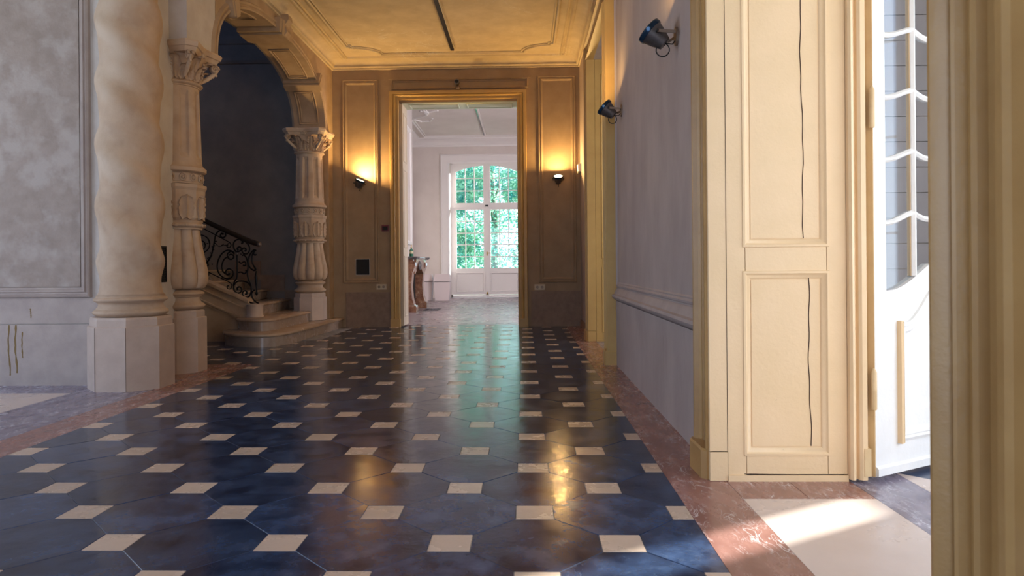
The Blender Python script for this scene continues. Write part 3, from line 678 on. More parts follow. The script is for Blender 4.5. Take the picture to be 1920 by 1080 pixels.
mk('bolt', MB().lathe([(.03, .09), (.035, .11), (.02, .14), (.02, .17)], (CXW, YW - .09), 12), BRASS, fwn)
mk('catch', MB().box(CXW - .05, YW - .10, 2.83, CXW + .05, YW - .06, 2.88), IRON, fwn)

# garden
m = MB(); m.box(-40, 21.9, -.4, 40, 80, -.25); 
o = mk('lawn', m, LAWN); o['kind'] = 'structure'
def tree(x, y, r_, h, n, label, seed):
    rn = random.Random(seed); t = thing('tree', label, 'tree', (x, y, -.25), 'leafy trees outside the far window')
    m = MB(); m.tube([(x, y, -.25), (x + .1, y, h * .3), (x - .1, y + .1, h * .6), (x, y, h * .8)], [.22, .17, .12, .05], 8); 
    for k in range(6):
        a = rn.uniform(0, 6.28); m.tube([(x, y, h * (.25 + .08 * k)), (x + r_ * .6 * math.cos(a), y + r_ * .6 * math.sin(a), h * (.38 + .08 * k))], [.07, .02], 6)
    mk('trunk', m, BARK, t, smooth=True)
    m = MB(); blobs = [(x + rn.uniform(-.7, .7) * r_, y + rn.uniform(-.7, .7) * r_, rn.uniform(.08, .95) * h, rn.uniform(.25, .5) * r_) for _ in range(26)]
    for _ in range(n):
        b = rn.choice(blobs); d = Vector((rn.gauss(0, 1), rn.gauss(0, 1), rn.gauss(0, 1))).normalized() * b[3] * rn.uniform(.75, 1.05)
        c = Vector(b[:3]) + d
        if c.z < -.2: continue
        u = Vector((rn.gauss(0, 1), rn.gauss(0, 1), rn.gauss(0, .6))).normalized(); v_ = u.cross(d.normalized() + Vector((rn.uniform(-.5, .5),) * 3))
        v_ = v_.normalized() if v_.length > 1e-6 else Vector((0, 0, 1)); s_ = rn.uniform(.05, .10)
        m.add([c - u * s_, c + v_ * s_ * .5, c + u * s_, c - v_ * s_ * .5], [(0, 1, 2, 3)])
    o = mk('foliage', m, LEAF, t)
for i, (x, y, r_, h, n, lb) in enumerate([(-3.2, 27.5, 1.9, 6.0, 14000, 'leafy tree filling the left panes of the far french window'),
                                 (.9, 27.5, 1.9, 5.6, 14000, 'leafy tree filling the right panes of the far french window'),
                                 (-1.5, 33, 3.2, 9.5, 20000, 'taller pale tree behind the two nearer trees outside the far window'),
                                 (-8.2, 33, 3.0, 8.0, 9000, 'broad tree beyond the left edge of the far window'), (5.6, 33, 3.0, 8.0, 9000, 'broad tree beyond the right edge of the far window')]):
    tree(x, y, r_, h, n, lb, i + 3)

# ---------------------------------------------------------------- left side walls
m = MB(); m.box(-7.2, 5.82, 0, -3.30, 6.48, H).box(-7.2, 5.9, H, -3.3, 6.48, 6.2)
m.box(-3.62, 6.36, 3.12, -3.13, 6.95, H)
wl = struct('wall_left', m, WHITEW)
m = MB(); m.box(-5.2, 5.806, .845, -3.795, 5.822, 3.9); mk('plaster_panel', m, PLASTER, wl)
pfl = [(0, 0), (.004, .030), (.020, .040), (.032, .022), (.042, .022), (.050, .034), (.062, .034), (.072, .018), (.084, .020), (.095, 0.0)]
m = MB(); m.frame((0, 5.82, 0), (1, 0, 0), (0, 0, 1), (0, -1, 0), (-5.28, .752, -3.70, 3.98), pfl); mk('panel_moulding', m, STONEW, wl, smooth=True, auto=30)
m = MB(); m.box(-5.5, 5.808, .530, -3.60, 5.822, .750); mk('dado_cap', m, STONEW, wl)
for a, b in ((-5.5, -4.62), (-4.62, -3.60)):
    m = MB(); m.box(a + .001, 5.800, 0, b - .001, 5.822, .524); mk('dado_slab', m, STONEW, wl)
STAIN = mat('ochre_stain', (.22, .14, .05), .8)
for (x, za, zb, wd) in ((-4.42, .52, .09, .006), (-4.36, .52, .11, .007), (-4.30, .46, .24, .005), (-4.235, .66, .58, .004)):
    pts = [(x + .006 * math.sin(z * 14) + (za - z) * .02, z) for z in [za + (zb - za) * k / 14 for k in range(15)]]
    rr = [[(p[0] - wd * (1 + .4 * math.sin(i * 1.9)), 5.7990 if za < .53 else 5.8065, p[1]), (p[0] + wd * (1 + .4 * math.sin(i * 1.3)), 5.7990 if za < .53 else 5.8065, p[1])] for i, p in enumerate(pts)]
    mm_ = MB(); mm_.rings([[a, b, (b[0], b[1] + .001, b[2]), (a[0], a[1] + .001, a[2])] for a, b in rr]); mk('rust_run', mm_, STAIN, wl)
# near left walls (bay and hall behind the camera)
m = MB(); m.box(-3.4, -2.5, 0, -3.13, 1.3, H).box(-7.2, 1.1, 0, -3.4, 1.3, H).box(-7.2, 1.3, 0, -7.0, 1.6, H).box(-7.2, 5.0, 0, -7.0, 5.82, H).box(-7.2, 1.6, 3.7, -7.0, 5.0, H).box(-7.2, 1.6, 0, -7.0, 5.0, .4)
struct('wall_left_bay', m, WHITEW)
m = MB(); m.box(-3.4, -2.7, 0, -2.6, -2.5, H).box(.4, -2.7, 0, 1.6, -2.5, H).box(-2.6, -2.7, 3.5, .4, -2.5, H); struct('wall_front', m, WHITEW)
# stair hall shell
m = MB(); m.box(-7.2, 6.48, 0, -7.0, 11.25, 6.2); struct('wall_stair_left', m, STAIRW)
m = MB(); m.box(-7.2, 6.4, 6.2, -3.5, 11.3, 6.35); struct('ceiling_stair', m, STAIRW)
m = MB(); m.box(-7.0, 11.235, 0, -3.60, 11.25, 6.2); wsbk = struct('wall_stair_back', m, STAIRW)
for zc, hh in ((4.38, .05), (4.72, .07)):
    m = MB(); m.sweep([(0, zc - hh), (.03, zc - hh * .8), (.06, zc), (.05, zc + hh), (0, zc + hh)], (-7, 11.235, 0), (-3.6, 11.235, 0), (0, -1, 0)); mk('frieze_moulding', m, STAIRW, wsbk)
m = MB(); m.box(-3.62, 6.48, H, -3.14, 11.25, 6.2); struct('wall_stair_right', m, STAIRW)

# ---------------------------------------------------------------- arch wall
AY, AR, AZ, AH, AE = 8.86, 1.90, 3.12, .90, 2.45
def arc(t, off=0.0):
    c, s_ = math.cos(t), math.sin(t)
    y = AY - AR * math.copysign(abs(c) ** (2 / AE), c); z = AZ + AH * abs(s_) ** (2 / AE)
    if off:
        e = .01; y2, z2 = arc(min(PI, t + e)); y1, z1 = arc(max(0, t - e)); d = Vector((y2 - y1, z2 - z1)).normalized()
        y += -d.y * off; z += d.x * off
    return y, z
NA = 64; ts = [PI * (.5 - .5 * math.cos(PI * k / NA)) for k in range(NA + 1)]
XF, XB = -3.13, -3.60
m = MB(); rr = []
for t in ts:
    y, z = arc(t); rr.append([(XF, y, z), (XF, y, H), (XB, y, H), (XB, y, z)])
m.rings(rr); m.box(XB, AY + AR, AZ, XF, 11.25, H).box(XB, 11.0, 0, XF, 11.25, AZ)
aw = struct('wall_arch', m, LIMEWARM)
def arch_mould(prof, t0=0, t1=PI, n=64, x=XF, sgn=1):
    m = MB(); rr = []
    for k in range(n + 1):
        u = t0 + (t1 - t0) * (.5 - .5 * math.cos(PI * k / n)) if (t0 == 0 and t1 == PI) else t0 + (t1 - t0) * k / n
        rr.append([(x + sgn * h, *arc(u, o_)) for o_, h in prof])
    return m.rings(rr)
mk('archivolt', arch_mould([(0, -.002), (0, .022), (.012, .030), (.030, .026), (.036, .012), (.050, .010), (.060, .024), (.082, .028), (.094, .014), (.105, -.002)]), LIMEWARM, aw, smooth=True, auto=30)
mk('archivolt', arch_mould([(0, -.002), (0, .03), (.05, .03), (.08, -.002)], x=XB, sgn=-1), STAIRW, aw)
# soffit bands and coffers
bands = [.0, .60, .88, 1.22, 1.66, 1.96, 2.36, 2.56]
def soff_rect(t0, t1, x0, x1, d, r_):
    pts = []
    n = 10
    for k in range(n + 1): pts.append((x1, *arc(t0 + (t1 - t0) * k / n, -d)))
    for k in range(n + 1): pts.append((x0, *arc(t1 + (t0 - t1) * k / n, -d)))
    return MB().tube(pts, r_, 6, True)
segs = [(.05, .62), (.80, 1.36), (1.78, 2.34), (2.52, 3.09)]
for a, b in segs:
    mk('coffer_moulding', soff_rect(a + .03, b - .03, XB + .09, XF - .09, .004, .013), LIMEWARM, aw, smooth=True)
    mk('coffer_moulding', soff_rect(a + .06, b - .06, XB + .125, XF - .125, .002, .008), LIMEWARM, aw, smooth=True)
for tm in (.71, 1.57, 2.43):
    for dt, dd in ((.075, .045), (.045, .065)):
        m = MB(); n = 8; rr = []
        for k in range(n + 1):
            t = tm - dt + 2 * dt * k / n; y0, z0 = arc(t, .0); y1, z1 = arc(t, -dd); y2, z2 = arc(t, .13)
            rr.append([(XB - .01, y0, z0), (XB - .01, y1, z1), (XF + .045 + dd * .4, y1, z1), (XF + .055 + dd * .5, y2, z2), (XF - .01, y2, z2), (XF - .01, y0, z0)])
        m.rings(rr); mk('voussoir_band', m, LIMEWARM, aw)
m = MB(); y, z = arc(PI / 2)
m.rings([[(XF + a, y - .075, z + b) for a, b in kk] for kk in ([(0, -.05), (.08, -.05), (.11, .0), (.08, .08), (.13, .16), (.12, .22), (0, .22)],)] + [[(XF + a, y + .075, z + b) for a, b in [(0, -.05), (.08, -.05), (.11, .0), (.08, .08), (.13, .16), (.12, .22), (0, .22)]]]); mk('keystone', m, LIMEWARM, aw)

# ================================================================== COLUMNS
tw = thing('twisted_column', 'big spiral limestone column on an octagonal pedestal beside the left plaster panel', 'column', (-3.34, 5.78, 0))
cx, cy = -3.34, 5.78
m = MB(); m.stack([(octa(cx, cy, .305), 0), (octa(cx, cy, .305), .515), (octa(cx, cy, .298), .522)]); mk('pedestal', m, LIMEP, tw)
for k in range(8):
    p = octa(cx, cy, .3055)[k]
    if p[1] < cy + .15: mk('corner_joint', MB().box(p[0] - .0012, p[1] - .0012, 0, p[0] + .0012, p[1] + .0012, .515), CRACK, tw) if k in (5, 6, 7, 0) and k == 6 or k == 7 else None
m = MB(); m.stack([(octa(cx, cy, .287), .522), (octa(cx, cy, .287), .575), (octa(cx, cy, .280), .595), (octa(cx, cy, .26), .598)]); mk('plinth_block', m, LIMEP, tw)
def torus_prof(zc, h, ri, ro, n=8): return [(ri + (ro - ri) * math.sin(PI * k / n), zc - h / 2 + h * k / n) for k in range(n + 1)]
pr = [(.25, .598)] + torus_prof(.632, .055, .262, .288) + [(.262, .664), (.250, .675), (.244, .695), (.252, .712), (.262, .716)] + torus_prof(.738, .040, .262, .282) + [(.262, .762), (.262, .77)]
m = MB(); m.lathe(pr, (cx, cy), 48); mk('moulded_base', m, LIME, tw, smooth=True, auto=50)
zz = [.77 + (H - .77) * k / 150 for k in range(151)]
def twr(r_, z, a):
    f = min(1, max(0, (z - .80) / .25)); return r_ + f * (.017 * math.sin(2 * PI * z / .52 + 2 * a + 1.2) + .006 * math.sin(4 * PI * z / .52 + 4 * a))
pr = []
for z in zz:
    t = min(1, (z - .77) / .30); r_ = .250 - .010 * (z / 2.2) - .018 * math.sin(min(1, t) * PI) if t < 1 else .250 - .010 * (z / 2.2)
    pr.append((r_ + (.012 if z < .79 else 0), z))
m = MB(); m.lathe(pr, (cx, cy), 56, twr); mk('spiral_shaft', m, LIME, tw, smooth=True)

def acanthus(h, wd, curl, thick=.012, lobes=5):
    """leaf standing on z=0, facing +X, base at x=0"""
    m = MB(); n = 12; rr = []
    for i in range(n + 1):
        t = i / n; w_ = wd * .5 * (math.sin(PI * min(1, .12 + t * .88)) ** .5) * (.78 + .22 * abs(math.cos(lobes * PI * t)))
        if t > .97: w_ *= .4
        z = h * (t - max(0, t - .72) ** 2 * 2.6 * (1 if curl > 0 else 0)); x = curl * (t ** 3) + .012
        row = []
        for j in range(7):
            s_ = j / 3 - 1; row.append((x + .010 + .014 * math.cos(s_ * PI * 2.0) * (1 - .3 * abs(s_)) + .006 * math.cos(lobes * 2 * PI * t) - .010 * abs(s_), w_ * s_, z - .02 * abs(s_)))
        back = [(p[0] - thick, p[1] * .9, p[2]) for p in row[::-1]]; rr.append(row + back)
    m.rings(rr); return m
LF = {}
def baluster_column(label, loc, z0=0.0):
    c = thing('fluted_column', label, 'column', loc, 'carved columns carrying the arch'); cx, cy = 0, 0
    def k(nm, m, sm=None, mt=LIME):
        me = mk(nm, m, mt, None, smooth=bool(sm), auto=sm); me.parent = c; return me
    m = MB(); m.stack([(octa(0, 0, .232), z0), (octa(0, 0, .232), .518), (octa(0, 0, .226), .524)]); k('pedestal', m, None, LIMEP)
    m = MB(); m.stack([(octa(0, 0, .214), .524), (octa(0, 0, .214), .575), (octa(0, 0, .205), .592), (octa(0, 0, .19), .594)]); k('plinth_block', m, None, LIMEP)
    pr = [(.19, .594)] + torus_prof(.632, .065, .205, .240) + [(.200, .672), (.188, .69), (.190, .715), (.205, .722)] + torus_prof(.750, .046, .205, .232) + [(.20, .776), (.18, .79)]
    k('moulded_base', MB().lathe(pr, (0, 0), 40), 50)
    # gadrooned bell
    def bell(r_, z, a):
        q = abs(math.cos(5 * a)) ; return r_ * (.83 + .17 * q ** .6)
    bp = [(.17, .79), (.236, .80), (.262, .84), (.272, .90), (.268, .97), (.250, 1.06), (.228, 1.16), (.210, 1.26), (.200, 1.34), (.200, 1.365)]
    bp2 = []
    for (a, b) in zip(bp, bp[1:]):
        for q in range(3): bp2.append((a[0] + (b[0] - a[0]) * q / 3, a[1] + (b[1] - a[1]) * q / 3))
    bp2.append(bp[-1])
    k('gadrooned_bell', MB().lathe(bp2, (0, 0), 100, bell), 60)
    k('leaf_ring', MB().lathe([(.18, 1.362), (.215, 1.366), (.218, 1.380)] + torus_prof(1.405, .045, .215, .242) + [(.218, 1.432), (.225, 1.45), (.20, 1.455)], (0, 0), 40), 50)
    for q in range(16):
        a = 2 * PI * q / 16; k('bead', MB().sphere((.236 * math.cos(a), .236 * math.sin(a), 1.405), .019, 8, 5, (1, 1, .9)), 80)
    # leaf drum (rounded octagon)
    m = MB(); m.stack([(octa(0, 0, .205), 1.452), (octa(0, 0, .222), 1.475), (octa(0, 0, .218), 1.60), (octa(0, 0, .228), 1.74), (octa(0, 0, .240), 1.765), (octa(0, 0, .240), 1.795), (octa(0, 0, .21), 1.80)]); k('leaf_drum', m)
    if 'drum' not in LF: LF['drum'] = acanthus(.27, .15, .016, .022); LF['cap'] = acanthus(.17, .13, .085); LF['cap2'] = acanthus(.26, .12, .115)
    d0 = None
    for q in range(8):
        a = 2 * PI * q / 8
        if d0 is None: d0 = k('acanthus_leaf', LF['drum'], 60)
        o = d0 if q == 0 else inst(d0, 'acanthus_leaf', c)
        o.location = (.216 * math.cos(a), .216 * math.sin(a), 1.475); o.rotation_euler = (0, 0, a)
    # rosette band
    k('rosette_band', MB().lathe([(.20, 1.80), (.222, 1.802), (.228, 1.815), (.215, 1.825), (.215, 1.895), (.228, 1.905), (.20, 1.91)], (0, 0), 40), 40)
    r0 = None
    for q in range(14):
        a = 2 * PI * q / 14
        if r0 is None:
            m = MB(); m.tube([(.008, .026 * math.cos(b), .034 * math.sin(b)) for b in [2 * PI * w_ / 12 for w_ in range(12)]], .007, 5, True).sphere((.008, 0, 0), .016, 8, 5)
            r0 = k('rosette', m, 80)
        o = r0 if q == 0 else inst(r0, 'rosette', c)
        o.location = (.216 * math.cos(a), .216 * math.sin(a), 1.86); o.rotation_euler = (0, 0, a)
    k('collar', MB().lathe([(.20, 1.908), (.240, 1.912), (.258, 1.922), (.260, 1.955), (.245, 1.965), (.225, 1.985), (.219, 2.01)], (0, 0), 40), 40)
    def fl(r_, z, a):
        f = min(1, max(0, (z - 2.05) / .05), max(0, (2.70 - z) / .05)) if 2.05 < z < 2.70 else 0
        q = max(0, min(1, math.cos(8 * a) * 2.2 + .15)); return r_ - .034 * f * q
    sp = [(.219 - .022 * ((z - 2.0) / .72), z) for z in [2.0, 2.04, 2.05, 2.06, 2.08, 2.1, 2.2, 2.35, 2.5, 2.6, 2.65, 2.67, 2.69, 2.70, 2.72, 2.735]]
    k('fluted_shaft', MB().lathe(sp, (0, 0), 160, fl), 32)
    k('astragal', MB().lathe([(.19, 2.73), (.205, 2.735)] + torus_prof(2.765, .04, .205, .232) + [(.21, 2.79), (.19, 2.80)], (0, 0), 40), 50)
    k('capital_bell', MB().lathe([(.19, 2.795), (.195, 2.82), (.205, 2.90), (.235, 2.98), (.27, 3.02), (.2, 3.03)], (0, 0), 32), 50)
    for nm, n_, off, rr_, zb in (('cap', 8, 0, .190, 2.80), ('cap2', 8, PI / 8, .190, 2.80)):
        f0 = None
        for q in range(n_):
            a = 2 * PI * q / n_ + off
            if f0 is None: f0 = k('acanthus_leaf', LF[nm], 60)
            o = f0 if q == 0 else inst(f0, 'acanthus_leaf', c)
            o.location = (rr_ * math.cos(a), rr_ * math.sin(a), zb); o.rotation_euler = (0, 0, a)
    v0 = None
    for q in range(4):
        a = PI / 4 + PI / 2 * q
        if v0 is None:
            m = MB()
            for sy in (-.02, .02):
                pts = [(.040 * (1 - t / 1.15) * math.cos(t * 11), sy, .040 * (1 - t / 1.15) * math.sin(t * 11)) for t in [w_ / 26 for w_ in range(27)]]
                m.tube(pts, [.014 * (1 - .5 * w_ / 26) for w_ in range(27)], 6)
            m.tube([(.038, 0, 0), (.0, 0, -.05), (-.07, 0, -.11), (-.14, 0, -.16)], [.014, .020, .022, .018], 8)
            for w_ in range(5): m.sphere((.02 - .033 * w_, 0, -.055 - .022 * w_), .016, 7, 4); v0 = k('volute', m, 60)
        o = v0 if q == 0 else inst(v0, 'volute', c)
        o.location = (.355 * math.cos(a), .355 * math.sin(a), 2.985); o.rotation_euler = (0, 0, a)
    def absq(dg, md):
        out = []
        for q in range(4):
            a = PI / 4 + PI / 2 * q; da = .14
            out += [(dg * math.cos(a - da), dg * math.sin(a - da)), (dg * math.cos(a + da), dg * math.sin(a + da))]
            for w_ in range(1, 6):
                f = w_ / 6; b = a + da + (PI / 2 - 2 * da) * f; edge = dg * math.cos(PI / 4 - da) / math.cos(b - a - PI / 4); out.append(((edge - md * math.sin(PI * f)) * math.cos(b), (edge - md * math.sin(PI * f)) * math.sin(b)))
        return out
    m = MB(); m.stack([(absq(.36, .05), 3.018), (absq(.37, .05), 3.03), (absq(.39, .05), 3.06), (absq(.405, .045), 3.065), (absq(.42, .045), 3.10), (absq(.41, .045), 3.12)]); k('abacus', m)
    f0 = None
    for q in range(4):
        a = PI / 2 * q
        if f0 is None:
            m = MB(); m.sphere((0, 0, 0), .022, 8, 6)
            for w_ in range(6):
                b = 2 * PI * w_ / 6; m.sphere((.0, .030 * math.cos(b), .030 * math.sin(b)), .018, 8, 5)
            f0 = k('abacus_flower', m, 80)
        o = f0 if q == 0 else inst(f0, 'abacus_flower', c)
        o.location = (.262 * math.cos(a), .262 * math.sin(a), 3.065); o.rotation_euler = (0, 0, a)
        for w_ in range(5): k('pearl', MB().sphere((.232 * math.cos(a + .2) + .004 * w_, .232 * math.sin(a + .2), 2.84 + .034 * w_), .013, 8, 5), 80)
    return c
baluster_column('near carved column with fluted shaft and leafy capital right of the spiral column', (-3.36, 6.62, 0))
baluster_column('far carved column with leafy capital standing on the lowest stair step', (-3.36, 10.74, 0), .172)

# ================================================================== STAIRS
st = thing('staircase', 'marble staircase with curved bottom steps rising left behind the arch', 'staircase', (-3.7, 10, 0))
def smoothpoly(ctrl, tail): return [(p.x, p.y) for p in crom([(a, b, 0) for a, b in ctrl], 6)] + tail
s1p = smoothpoly([(-4.02, 9.24), (-3.98, 8.98), (-3.80, 8.70), (-3.50, 8.50), (-3.24, 8.49), (-3.07, 8.68), (-3.0, 9.2), (-2.98, 10.0), (-2.95, 11.23)], [(-4.02, 11.23)])
s2p = smoothpoly([(-3.90, 9.24), (-3.86, 9.12), (-3.72, 8.97), (-3.50, 8.85), (-3.36, 8.88), (-3.28, 9.1), (-3.27, 9.8), (-3.27, 10.48)], [(-3.62, 10.49), (-3.62, 11.23), (-4.02, 11.23)])
def insetp(poly, d):
    n = len(poly); out = []
    ar = sum(poly[k][0] * poly[(k + 1) % n][1] - poly[(k + 1) % n][0] * poly[k][1] for k in range(n)); sg = 1 if ar > 0 else -1
    for i in range(n):
        a = Vector(poly[i - 1]); b = Vector(poly[i]); c = Vector(poly[(i + 1) % n]); d1 = (b - a).normalized(); d2 = (c - b).normalized()
        n1 = Vector((-d1.y, d1.x)) * sg; n2 = Vector((-d2.y, d2.x)) * sg; q = n1 + n2; q = q / max(.6, q.dot(n1)) if q.length > 1e-6 else n1
        out.append((b.x + q.x * d, b.y + q.y * d))
    return out
def step(poly, z0, z1):
    mk('riser', MB().prism(insetp(poly, .03), z0, z1 - .034), STEPR, st, smooth=True, auto=40)
    ni = insetp; m = MB(); m.stack([(insetp(poly, .018), z1 - .040), (insetp(poly, .006), z1 - .036), (poly, z1 - .024), (insetp(poly, .003), z1 - .010), (insetp(poly, .012), z1)]); mk('tread', m, STEPM, st, smooth=True, auto=50)
step(s1p, 0, .165); step(s2p, .165, .325)
xe = -3.72
for k in range(3, 11):
    x = xe - .37 * (k - 3); z = .165 + .16 * (k - 1)
    ya = 9.34
    step([(x - .45, ya), (x, ya), (x - .02, 10.0), (x - .10, 11.23), (x - .45, 11.23)] if k < 6 else [(x - .45, ya), (x, ya), (x, 11.23), (x - .45, 11.23)], z - .16 if k > 3 else .325, z)
mk('landing', MB().box(-6.98, 9.34, 1.4, -6.70, 11.23, 1.60), STEPM, st)
# closed string wall facing the hall
sl = .446
def sz(x, off): return .491 + (-3.611 - x) * sl + off
xs_ = [-3.72, -6.98]
m = MB(); m.rings([[(x, 9.22, 0), (x, 9.34, 0), (x, 9.34, sz(x, -.02)), (x, 9.22, sz(x, -.02))] for x in xs_]); mk('string_wall', m, LIME, st)
for off, th, pj in ((-.02, .055, .035), (-.13, .022, .016), (-.28, .03, .02), (-.31, .014, .012)):
    m = MB(); rr = []
    for x in xs_:
        if sz(x, off) < .02 and off < -.2: x = -3.95
        z = sz(x, off); rr.append([(x, 9.22 - pj, z), (x, 9.34 + (pj if off > -.05 else 0), z), (x, 9.34 + (pj if off > -.05 else 0), z + th * .8), (x, 9.30, z + th), (x, 9.24, z + th), (x, 9.22 - pj, z + th * .75)])
    mk('string_moulding', MB().rings(rr), LIME, st)
m = MB(); m.lathe([(.105, .325), (.112, .33), (.112, .35), (.104, .36), (.104, .475), (.110, .485), (.110, .50), (.098, .507)], (-3.63, 9.20), 32); mk('newel_block', m, LIMEP, st, smooth=True, auto=40)
m = MB(); m.box(-4.33, 11.215, .60, -3.93, 11.235, .87).box(-3.93, 11.215, .30, -3.61, 11.235, .62).box(-4.75, 11.215, .80, -4.33, 11.235, 1.10); mk('wall_skirting', m, BACKD, wsbk)
# ------ wrought-iron balustrade in the plane above the string
BY = 9.25
def Q(cx, cy):  # design drawing (one unit = 1.35 mm) to the balustrade plane
    px = 360 + cx / 5.4; py = 390 + cy / 5.4
    return (-3.561 + (px - 492) * .007165 - .00006 * (py - 458), BY, 1.309 - (py - 458) * .007175 - (px - 492) * .000056)
bal = thing('iron_balustrade', 'black wrought-iron stair balustrade of scrolls with a dark handrail', 'railing', (-3.6, BY, .5))
def curve(name, pts, r_=.0105, mt=IRON, dx=0, dz=0, k=5):
    P_ = crom([Q(*p) for p in pts], k); P_ = [(p.x + dx, p.y, p.z + dz) for p in P_]
    n_ = len(P_); rr_ = [r_ * (1 if i < n_ * .8 else 1 + .5 * (i - n_ * .8) / (n_ * .2)) for i in range(n_)]
    return mk(name, MB().tube(P_, rr_, 6), mt, bal, smooth=True)
scrolls = [
 [(385, 480), (402, 468), (425, 478), (432, 500), (412, 520), (385, 515), (368, 490), (372, 462), (405, 440), (440, 455)],
 [(440, 470), (410, 436), (360, 430), (305, 470), (270, 540), (264, 610), (285, 670), (330, 710), (385, 718), (422, 690), (428, 650), (402, 622), (370, 622), (350, 648), (360, 675), (382, 676), (390, 660)],
 [(380, 490), (335, 520), (312, 580), (320, 640), (350, 668)],
 [(467, 478), (468, 600), (466, 700), (440, 750), (430, 790)],
 [(460, 450), (435, 410), (430, 365), (450, 330), (490, 318), (520, 335), (528, 350), (512, 360)],
 [(458, 448), (490, 440), (512, 420), (500, 396), (478, 398), (468, 416), (482, 424)],
 [(505, 330), (555, 345), (592, 390), (594, 435), (570, 465), (535, 462), (518, 435), (528, 408), (552, 408), (560, 428), (546, 436)],
 [(530, 468), (565, 510), (580, 590), (573, 670), (588, 735), (612, 790), (612, 850), (590, 900), (550, 905), (525, 880), (530, 850), (556, 842), (568, 862), (554, 880)],
 [(606, 790), (575, 757), (520, 742), (468, 748), (435, 790), (440, 842), (476, 865), (510, 850), (512, 818), (490, 802), (470, 815), (476, 834)],
 [(668, 472), (650, 478), (640, 458), (652, 434), (664, 432), (640, 425), (602, 468), (582, 540), (600, 602), (640, 634), (665, 622)],
 [(645, 430), (620, 490), (626, 560), (658, 618)],
 [(650, 830), (620, 860), (624, 910), (655, 950), (690, 972)],
 [(485, 545), (510, 560), (540, 545), (556, 560), (552, 585), (530, 582)],
 [(482, 655), (510, 652), (540, 668), (562, 650), (560, 630)],
 [(235, 330), (245, 280), (270, 240), (310, 226), (345, 248), (346, 285), (318, 300), (296, 282), (306, 258), (326, 266)],
 [(235, 330), (222, 400), (205, 470), (180, 520), (130, 590), (120, 600)],
 [(120, 560), (150, 555), (170, 575), (150, 600), (125, 590)],
 [(110, 620), (150, 640), (175, 665), (160, 700), (120, 705)],
 [(60, 110), (95, 120), (104, 150), (85, 175), (50, 180)],
]
for s_ in scrolls: curve('scroll', s_)
ring = [(90 + 95 * math.cos(a), 365 + 92 * math.sin(a)) for a in [2 * PI * k / 16 for k in range(17)]]; curve('ring', ring, .008, k=2)
ring2 = [(92 + 48 * math.cos(a), 378 + 48 * math.sin(a)) for a in [2 * PI * k / 12 for k in range(13)]]; curve('ring', ring2, .008, k=2)
c0 = Vector(Q(92, 378)); m = MB(); m.sphere(c0, .016)
for k in range(8):
    a = 2 * PI * k / 8; m.sphere((c0.x + .032 * math.cos(a), c0.y - .004, c0.z + .032 * math.sin(a)), .014, 8, 5)
mk('rosette', m, STEEL, bal, smooth=True)
def ileaf(cx, cy, ang, s_=.03):
    c = Vector(Q(cx, cy)); d = Vector((math.cos(ang), 0, math.sin(ang))); p = Vector((-d.z, 0, d.x)); m = MB()
    m.rings([[c + Vector((0, -.003, 0)), c + Vector((0, .003, 0))] * 1 + [c + d * .001 + Vector((0, .003, 0)), c + d * .001 + Vector((0, -.003, 0))],
             [c + d * s_ * .5 + p * s_ * .3 + Vector((0, -.008, 0)), c + d * s_ * .5 + p * s_ * .3 + Vector((0, .002, 0)), c + d * s_ * .5 - p * s_ * .3 + Vector((0, .002, 0)), c + d * s_ * .5 - p * s_ * .3 + Vector((0, -.008, 0))],
             [c + d * s_ + Vector((0, -.002, 0)), c + d * s_ + Vector((0, .001, 0)), c + d * s_ * .99 + Vector((0, .001, 0)), c + d * s_ * .99 + Vector((0, -.002, 0))]])
    mk('leaf', m, IRON, bal)
for (x, y, a) in [(228, 370, .8), (222, 400, 2.6), (215, 430, .5), (205, 460, 2.8), (232, 340, .2), (225, 385, .1), (190, 500, 3.4), (175, 520, 2.4), (195, 480, -.4), (160, 545, 2.2), (245, 345, .6), (300, 385, .5), (320, 380, 1.2), (345, 375, -.3), (370, 372, .9), (500, 460, -.8), (475, 440, 1.5), (515, 480, -.3), (210, 560, -1.5), (150, 365, .4)]: ileaf(x, y, a)
curve('top_bar', [(40, 172), (160, 228), (250, 275), (340, 322), (392, 352), (404, 382), (385, 402), (362, 388), (372, 372)], .0075)
curve('lower_bar', [(110, 620), (250, 690), (380, 750), (412, 785), (400, 820), (372, 820), (364, 798), (382, 790)], .0075)
curve('branch', [(230, 345), (280, 390), (330, 378), (375, 375)], .005)
curve('bottom_rail', [(110, 712), (360, 838), (620, 968), (692, 974)], .012)
m = MB(); pz = [Q(664, 640), Q(664, 670), Q(662, 700), Q(665, 760), Q(667, 820), Q(668, 850), Q(669, 872), Q(669, 890)]; m.tube(pz, [.008, .012, .020, .014, .010, .012, .022, .006], 10); mk('end_baluster', m, IRON, bal, smooth=True)
m = MB(); m.sphere(Q(463, 462), .018); mk('rivet', m, STEEL, bal, smooth=True)
